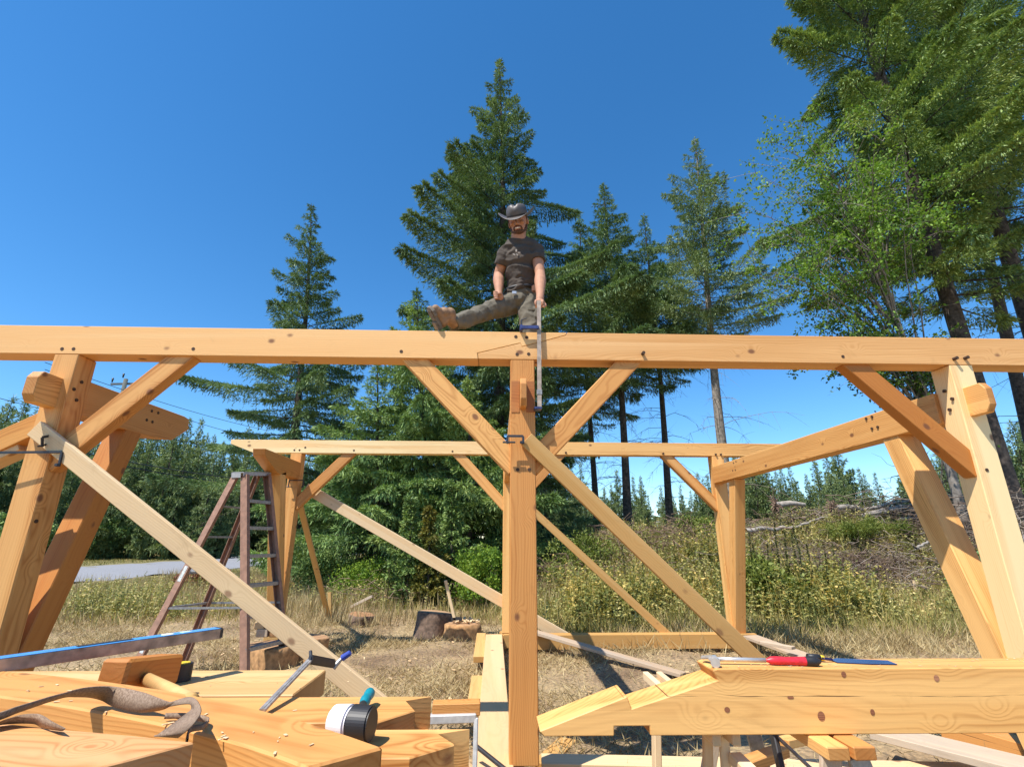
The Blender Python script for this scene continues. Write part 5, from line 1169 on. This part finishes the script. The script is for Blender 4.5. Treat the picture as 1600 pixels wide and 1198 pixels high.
# ------------------------------------------------------------ the man on the beam
def wrinkle(me, amp, sc3):
    n = len(me.vertices); co = np.empty(n*3, np.float32); me.vertices.foreach_get('co', co); co = co.reshape(-1, 3)
    nr = np.empty(n*3, np.float32); me.vertices.foreach_get('normal', nr); nr = nr.reshape(-1, 3)
    h = np.array([1-2*abs(mn.noise((p[0]*sc3[0]+3, p[1]*sc3[1], p[2]*sc3[2])))-.35*abs(mn.noise((p[0]*sc3[0]*2.3, p[1]*sc3[1]*2.3+5, p[2]*sc3[2]*2.3))) for p in co.tolist()])
    co += nr*(amp*(h-.35))[:, None]; me.vertices.foreach_set('co', co.astype(np.float32).ravel()); me.update()
def remeshed(name, bm, voxel, sm=6, fac=.5, wr=None):
    me = bpy.data.meshes.new('tmp'); bm.to_mesh(me); bm.free(); o = bpy.data.objects.new('tmp', me); C.objects.link(o)
    m = o.modifiers.new('r', 'REMESH'); m.mode = 'VOXEL'; m.voxel_size = voxel
    if sm: s = o.modifiers.new('s', 'SMOOTH'); s.factor = fac; s.iterations = sm
    dg = bpy.context.evaluated_depsgraph_get(); dg.update(); r = bpy.data.meshes.new_from_object(o.evaluated_get(dg)); r.name = name
    bpy.data.objects.remove(o); bpy.data.meshes.remove(me)
    if wr: wrinkle(r, *wr)
    for p in r.polygons: p.use_smooth = True
    return r
def ball(bm, p, r, M=None, k=3):
    r3 = (r, r, r) if isinstance(r, (int, float)) else r
    T = Matrix.Translation(p) @ (M or Matrix.Identity(4)) @ Matrix.Diagonal((*r3, 1))
    bmesh.ops.create_icosphere(bm, subdivisions=k, radius=1, matrix=T)
def limb(bm, pts, rs, ends=True, k=14):
    for i in range(len(pts)-1):
        bm_cyl(bm, pts[i], pts[i+1], rs[i], rs[i+1], k)
    for i, p in enumerate(pts):
        if ends or 0 < i < len(pts)-1: ball(bm, p, rs[i]*1.0, k=2)
A = lambda px, py, Y: at(px, py, Y=Y)
SKIN = plain('skin', (.42, .205, .12), .7, 0, .10, 25)
SHIRT = plain('shirt_cotton', (.068, .052, .040), .9, 0, .2, 14, .6)
PANTS = plain('work_trousers', (.125, .108, .078), .9, 0, .22, 16, .8)
BOOT = plain('boot_leather', (.27, .155, .08), .7, 0, .25, 30, .3)
SOLE = plain('boot_sole', (.16, .13, .10), .8, 0, .3, 60, .5)
HAT = plain('hat_leather', (.095, .082, .075), .5, 0, .25, 20, .2)
HAIR = plain('brown_hair', (.085, .038, .020), .8, 0, .4, 120, .6)
man = thing('person', 'man in dark hat, t-shirt and work trousers straddling the top beam, one booted leg outstretched', 'person', (.16, 3.55, 2.365))
man['label'] = 'man in dark brimmed hat, t-shirt and work trousers perched on the top beam'
shR = A(791, 394, 3.52); elR = A(779, 429, 3.60); wrR = A(779.5, 456, 3.50); haR = A(780, 464, 3.47)
shL = A(837, 390, 3.53); elL = A(844, 428, 3.47); wrL = A(844, 461, 3.27); haL = A(843, 473, 3.225)
hd = A(809.5, 346.5, 3.46); nk = A(810, 366, 3.50); ch = A(813, 402, 3.55); be = A(814, 430, 3.58); pe = A(814, 460, 3.62)
HF = Matrix.Rotation(R(-14), 4, 'Z') @ Matrix.Rotation(R(27), 4, 'X') @ Matrix.Rotation(R(-5), 4, 'Y')   # face looks along local -Y
H3 = HF.to_3x3()
def hp(x, y, z): return hd+H3 @ Vector((x, y, z))
bm = bmesh.new()
ball(bm, hp(0, .012, .018), (.073, .092, .098), HF); ball(bm, hp(0, -.022, -.035), (.058, .062, .075), HF)
ball(bm, hp(0, -.052, -.088), (.026, .022, .020), HF); ball(bm, hp(-.030, -.048, -.066), (.02, .02, .022), HF); ball(bm, hp(.030, -.048, -.066), (.02, .02, .022), HF)
limb(bm, [hp(0, -.078, .012), hp(0, -.094, -.018), hp(0, -.098, -.028)], [.008, .011, .014])          # nose
ball(bm, hp(-.012, -.086, -.030), .009, k=2); ball(bm, hp(.012, -.086, -.030), .009, k=2)
for s in (-1, 1):
    ball(bm, hp(s*.038, -.060, -.022), (.024, .018, .018), HF)           # smiling cheeks
    ball(bm, hp(s*.030, -.072, .022), (.022, .012, .009), HF)            # brow
    ball(bm, hp(s*.076, .012, -.008), (.009, .020, .030), HF)            # ear
ball(bm, hp(0, -.077, -.068), (.026, .012, .006), HF)
limb(bm, [hp(0, .015, -.05), nk, A(811, 380, 3.53)], [.060, .060, .068])
ball(bm, ch, (.105, .070, .12)); ball(bm, be, (.09, .07, .12)); ball(bm, pe+Vector((0, 0, .02)), (.09, .07, .08))
limb(bm, [shR, (shR+shL)/2+Vector((0, 0, .0)), shL], [.042, .050, .042])
limb(bm, [shR, shR.lerp(elR, .45), elR, elR.lerp(wrR, .35), wrR, wrR.lerp(haR, .5)], [.044, .047, .040, .046, .028, .028])
limb(bm, [shL, shL.lerp(elL, .45), elL, elL.lerp(wrL, .35), wrL, wrL.lerp(haL, .6)], [.044, .047, .040, .046, .029, .029])
# right fist on the thigh
pal = haR+Vector((0, 0, 0))
ball(bm, pal, (.036, .030, .036))
for i in range(4):
    b0 = pal+Vector((-.022+.002*i, -.020+.0*i, .026-.018*i)); L_ = (.03, .034, .032, .026)[i]
    limb(bm, [b0, b0+Vector((-L_*.55, -.018, -.004)), b0+Vector((-L_*.35, -.034, -.012)), b0+Vector((.004, -.030, -.010))], [.0095, .0092, .0085, .0075])
limb(bm, [pal+Vector((.016, -.018, .012)), pal+Vector((.004, -.040, .010)), pal+Vector((-.018, -.046, -.002))], [.012, .011, .009])
# left hand closed over the clamp bar
pal = haL
ball(bm, pal, (.040, .030, .030), Matrix.Rotation(R(20), 4, 'X'))
for i in range(4):
    x0 = -.030+.0165*i; b0 = pal+Vector((x0+.002, -.020, .006)); L_ = (.034, .038, .036, .028)[i]
    y_out = -.018 if i < 2 else -.014
    if i >= 1 and i <= 2: y_out = .004     # these pass behind the bar
    limb(bm, [b0, b0+Vector((-.002, y_out, -L_*.55)), b0+Vector((-.001, y_out*.9, -L_*1.15)), b0+Vector((.001, .006, -L_*1.5))], [.0095, .0092, .0085, .0072])
limb(bm, [pal+Vector((.030, 0, -.004)), pal+Vector((.040, -.016, -.028)), pal+Vector((.026, -.028, -.046))], [.013, .0115, .009])
link('body', remeshed('body', bm, .0045, 3, .5), SKIN, man)
# face details
def small(name, pts_r, mat, parent=man, voxel=None):
    bm = bmesh.new()
    for p, r, M in pts_r: ball(bm, p, r, M)
    return link(name, bm_mesh(name, bm, True) if voxel is None else remeshed(name, bm, voxel, 2), mat, parent)
small('teeth', [(hp(0, -.0855, -.0595), (.022, .006, .0055), HF)], plain('teeth', (.75, .72, .66), .4))
small('lips', [(hp(0, -.082, -.0515), (.026, .008, .0035), HF), (hp(0, -.081, -.069), (.022, .009, .004), HF)], plain('lips', (.33, .12, .09), .5), voxel=.002)
for s in (-1, 1):
    small('eye', [(hp(s*.029, -.0775, .009), (.0105, .004, .0035), HF)], plain('eye', (.04, .025, .02), .3))
bm = bmesh.new()
ball(bm, hp(0, -.050, -.086), (.036, .031, .026), HF); ball(bm, hp(0, -.064, -.082), (.030, .020, .013), HF)
for s in (-1, 1):
    limb(bm, [hp(s*.066, -.002, -.040), hp(s*.054, -.030, -.074), hp(s*.026, -.056, -.088)], [.009, .014, .016])
    limb(bm, [hp(s*.034, -.070, -.070), hp(s*.030, -.078, -.050), hp(s*.004, -.090, -.042)], [.006, .0045, .004])
link('beard', remeshed('beard', bm, .003, 2), HAIR, man)
bm = bmesh.new()
ball(bm, hp(0, .038, .005), (.076, .080, .085), HF)
for s in (-1, 1): limb(bm, [hp(s*.070, .0, .03), hp(s*.073, -.002, -.015)], [.012, .007])
link('hair', remeshed('hair', bm, .004, 2), HAIR, man)
# hat
hc = hp(0, .006, .040); HH = HF @ Matrix.Rotation(R(9), 4, 'X') @ Matrix.Rotation(R(2), 4, 'Y')
hat = bpy.data.objects.new('hat', None)
V = []; F = []; k = 56
def brim_z(r, th):   # th=0 at his left side
    u = (r-.08)/.075; return max(0, u)**1.5*(.058*abs(math.cos(th))**2.2-.020*abs(math.sin(th))**2)
rows = []
for side in (1, -1):
    for r in ((.082, .097, .112, .128, .146, .153) if side == 1 else (.153, .146, .128, .112, .097, .082)):
        for j in range(k):
            th = j/k*2*math.pi; ex = 1.0; ey = 1.08
            V.append((r*math.cos(th)*ex*(.97 if r > .12 else 1), r*math.sin(th)*ey, brim_z(r, th)+side*.0016))
nr = 12
for i in range(nr-1):
    for j in range(k): F.append((i*k+j, i*k+(j+1) % k, (i+1)*k+(j+1) % k, (i+1)*k+j))
HM = HH.copy(); HM.translation = hc
brim = link('hat', fast('hat', V, F, True), HAT, man, HM)
V = []; F = []
prof = [(.086, 0), (.086, .03), (.084, .050), (.077, .072), (.064, .089), (.046, .095), (.022, .092), (.003, .088)]
for r, z in prof:
    for j in range(k):
        th = j/k*2*math.pi; x = r*math.cos(th); y = r*math.sin(th)*1.15
        dent = -.022*math.exp(-(x/.018)**2)*(z/.1)**3; pinch = 1-.20*(z/.1)**2*max(0, -math.sin(th))**2*abs(math.cos(th))**.5
        V.append((x*pinch, y, z+dent+.012*(z/.1)*(-math.sin(th)*.0+abs(math.sin(th))*.6)))
for i in range(len(prof)-1):
    for j in range(k): F.append((i*k+j, i*k+(j+1) % k, (i+1)*k+(j+1) % k, (i+1)*k+j))
link('crown', fast('crown', V, F, True), HAT, brim, HM)
V = []; F = []
for i, (r, z) in enumerate(((.0855, .002), (.0865, .010), (.0855, .020))):
    for j in range(k): th = j/k*2*math.pi; V.append((r*math.cos(th), r*math.sin(th)*1.15, z))
for i in range(2):
    for j in range(k): F.append((i*k+j, i*k+(j+1) % k, (i+1)*k+(j+1) % k, (i+1)*k+j))
link('hat_band', fast('hat_band', V, F, True), plain('hat_band', (.022, .018, .016), .6), brim, HM)
# shirt
bm = bmesh.new()
ball(bm, A(813, 405, 3.55), (.150, .108, .135)); ball(bm, A(814, 425, 3.57), (.130, .105, .13)); ball(bm, A(815, 447, 3.60), (.128, .104, .085))
limb(bm, [shR+Vector((0.005, 0, 0)), A(799, 388, 3.53), A(811, 384, 3.54), A(826, 386, 3.54), shL+Vector((-.005, 0, 0))], [.057, .070, .078, .070, .057])
bm_cyl(bm, shR+Vector((0, 0, .01)), shR.lerp(elR, .62), .058, .063, 18); bm_cyl(bm, shL+Vector((0, 0, .01)), shL.lerp(elL, .50), .058, .062, 18)
limb(bm, [A(811, 384, 3.545), A(810.5, 375, 3.53)], [.088, .066], ends=False)
for i in range(7):   # folds round the waist
    z = .0+.018*i; a = A(800, 452, 3.5)+Vector((0, 0, z*.9)); b = A(828, 448, 3.5)+Vector((0, 0, z*.8+.02))
    limb(bm, [a+Vector((-.03, .05, 0)), a.lerp(b, .5)+Vector((0, -.006*(i % 2), -.006)), b+Vector((.02, .05, .0))], [.006, .009, .006])
sh_ = link('t_shirt', remeshed('t_shirt', bm, .006, 3, wr=(.017, (8, 8, 12))), SHIRT, man)
PRN = plain('shirt_print', (.32, .28, .24), .9)
bm = bmesh.new()
for k_, (px, py, w_, h2) in enumerate(((806.5, 393, .012, .022), (803, 399, .02, .010), (808, 399.5, .018, .008), (811, 396, .007, .02))):
    q = A(px, py, 3.44); bm_box(bm, (0, 0, 0), (w_, .004, h2), M=Matrix.Translation((q.x, 3.428, q.z)) @ Matrix.Rotation(.5*k_, 4, 'Y'))
link('chest_print', bm_mesh('chest_print', bm), PRN, sh_)
# trousers
hipR = A(803, 473, 3.62); knR = A(753, 489, 3.45); anR = A(708, 507, 3.27)
hipL = A(825, 474, 3.60); knL = A(828, 520, 3.52); ftL = Vector((.175, 3.60, 2.45))
bm = bmesh.new()
ball(bm, A(815, 463, 3.62), (.138, .110, .075)); ball(bm, A(812, 472, 3.60), (.12, .10, .07))
limb(bm, [hipR, hipR.lerp(knR, .5), knR, knR.lerp(anR, .5)], [.092, .080, .064, .060]); bm_cyl(bm, knR.lerp(anR, .5), anR, .060, .056, 18)
limb(bm, [hipL, hipL.lerp(knL, .5), knL, knL.lerp(ftL, .5)], [.090, .080, .066, .060]); bm_cyl(bm, knL.lerp(ftL, .5), ftL+Vector((0, 0, .04)), .060, .058, 18)
rng = random.Random(3)
for i in range(11):   # creases across the outstretched leg and knee
    t_ = i/11; c = hipR.lerp(knR, t_*1.7) if t_ < .58 else knR.lerp(anR, (t_-.58)*2.2); r_ = .086-.032*t_
    d = (knR-hipR).normalized(); s_ = Vector((0, -1, .25)).normalized(); u = d.cross(s_)
    p = [c+s_*r_*math.cos(a)*1.0+u*r_*math.sin(a)+d*(.03*math.sin(a+i)) for a in (-.9, -.3, .3, .9)]
    limb(bm, p, [.004, .009, .009, .004])
pq = A(838, 492, 3.53); bm_box(bm, pq, (.06, .10, .12), bev=.015)     # cargo pocket
tr_m = link('trousers', remeshed('trousers', bm, .006, 2, wr=(.014, (12, 9, 11))), PANTS, man)
bm = bmesh.new(); bm_box(bm, A(832, 484, 3.49), (.075, .02, .018), bev=.004); link('pocket_flap', bm_mesh('pocket_flap', bm), PANTS, tr_m)
bm = bmesh.new(); th = [i/24*2*math.pi for i in range(25)]; bc = A(815, 456.5, 3.62)
Ab_ = Acc(); P = [(bc.x+.140*math.cos(a), bc.y+.113*math.sin(a), bc.z+.012*math.cos(a)) for a in th]; Ab_.tube(P, .014, 6); bm.free()
link('belt', Ab_.mesh('belt'), BLACK, man)
bm = bmesh.new(); q = A(803.5, 458, 3.5); bm_box(bm, (q.x, 3.49, q.z), (.034, .01, .026), bev=.003); link('belt_buckle', bm_mesh('belt_buckle', bm), CHROME, man)
bm = bmesh.new(); q = A(836, 453, 3.52); bm_box(bm, (q.x, 3.50, q.z), (.055, .03, .06), bev=.008); link('tool_pouch', bm_mesh('tool_pouch', bm), plain('pouch', (.16, .07, .04), .7), man)
# boots
def boot(name, ank, heel, toe, out, leg):
    """sole runs heel->toe, leg enters at ank"""
    f = (toe-heel).normalized(); up = (ank-heel); up = (up-f*up.dot(f)).normalized(); L = (toe-heel).length
    b = bmesh.new(); c = heel+up*.035
    limb(b, [c+f*.03, c+f*L*.38, c+f*L*.68, c+f*(L-.035)], [.034, .036, .039, .030])
    limb(b, [c+f*.035, c+f*.05+up*.06], [.040, .042]); bm_cyl(b, c+f*.05+up*.05, leg, .045, .048, 16); ball(b, c+f*.085+up*.045, .042); ball(b, c+f*.06+up*.08, .045)
    bo = link(name, remeshed(name, b, .006, 2), BOOT, man)
    x, y, z = f, up.cross(f), up; M = Matrix((x, y, z)).transposed().to_4x4(); M.translation = heel
    b = bmesh.new(); outl = [(0.0, .026), (.03, .036), (.10, .032), (L*.62, .046), (L*.85, .043), (L, .018)]
    pts = [(a, w) for a, w in outl]+[(a, -w) for a, w in outl[::-1]]
    va = [b.verts.new((a, w, -.012)) for a, w in pts]; vb = [b.verts.new((a, w, .010)) for a, w in pts]; b.faces.new(va[::-1]); b.faces.new(vb)
    for i in range(len(va)): j = (i+1) % len(va); b.faces.new((va[i], va[j], vb[j], vb[i]))
    bm_box(b, (.035, 0, -.018), (.065, .062, .016), bev=.003)
    for i in range(6): bm_box(b, (.09+(L-.115)*i/5, 0, -.014), (.010, .062, .008))
    link('sole', bm_mesh('sole', b), SOLE, bo, M)
boot('boot', anR, A(688, 514, 3.235), A(671, 479, 3.12), None, anR+(knR-anR).normalized()*.03)
boot('boot', Vector((.175, 3.60, 2.46)), Vector((.175, 3.66, 2.388)), Vector((.165, 3.40, 2.388)), None, Vector((.175, 3.62, 2.52)))
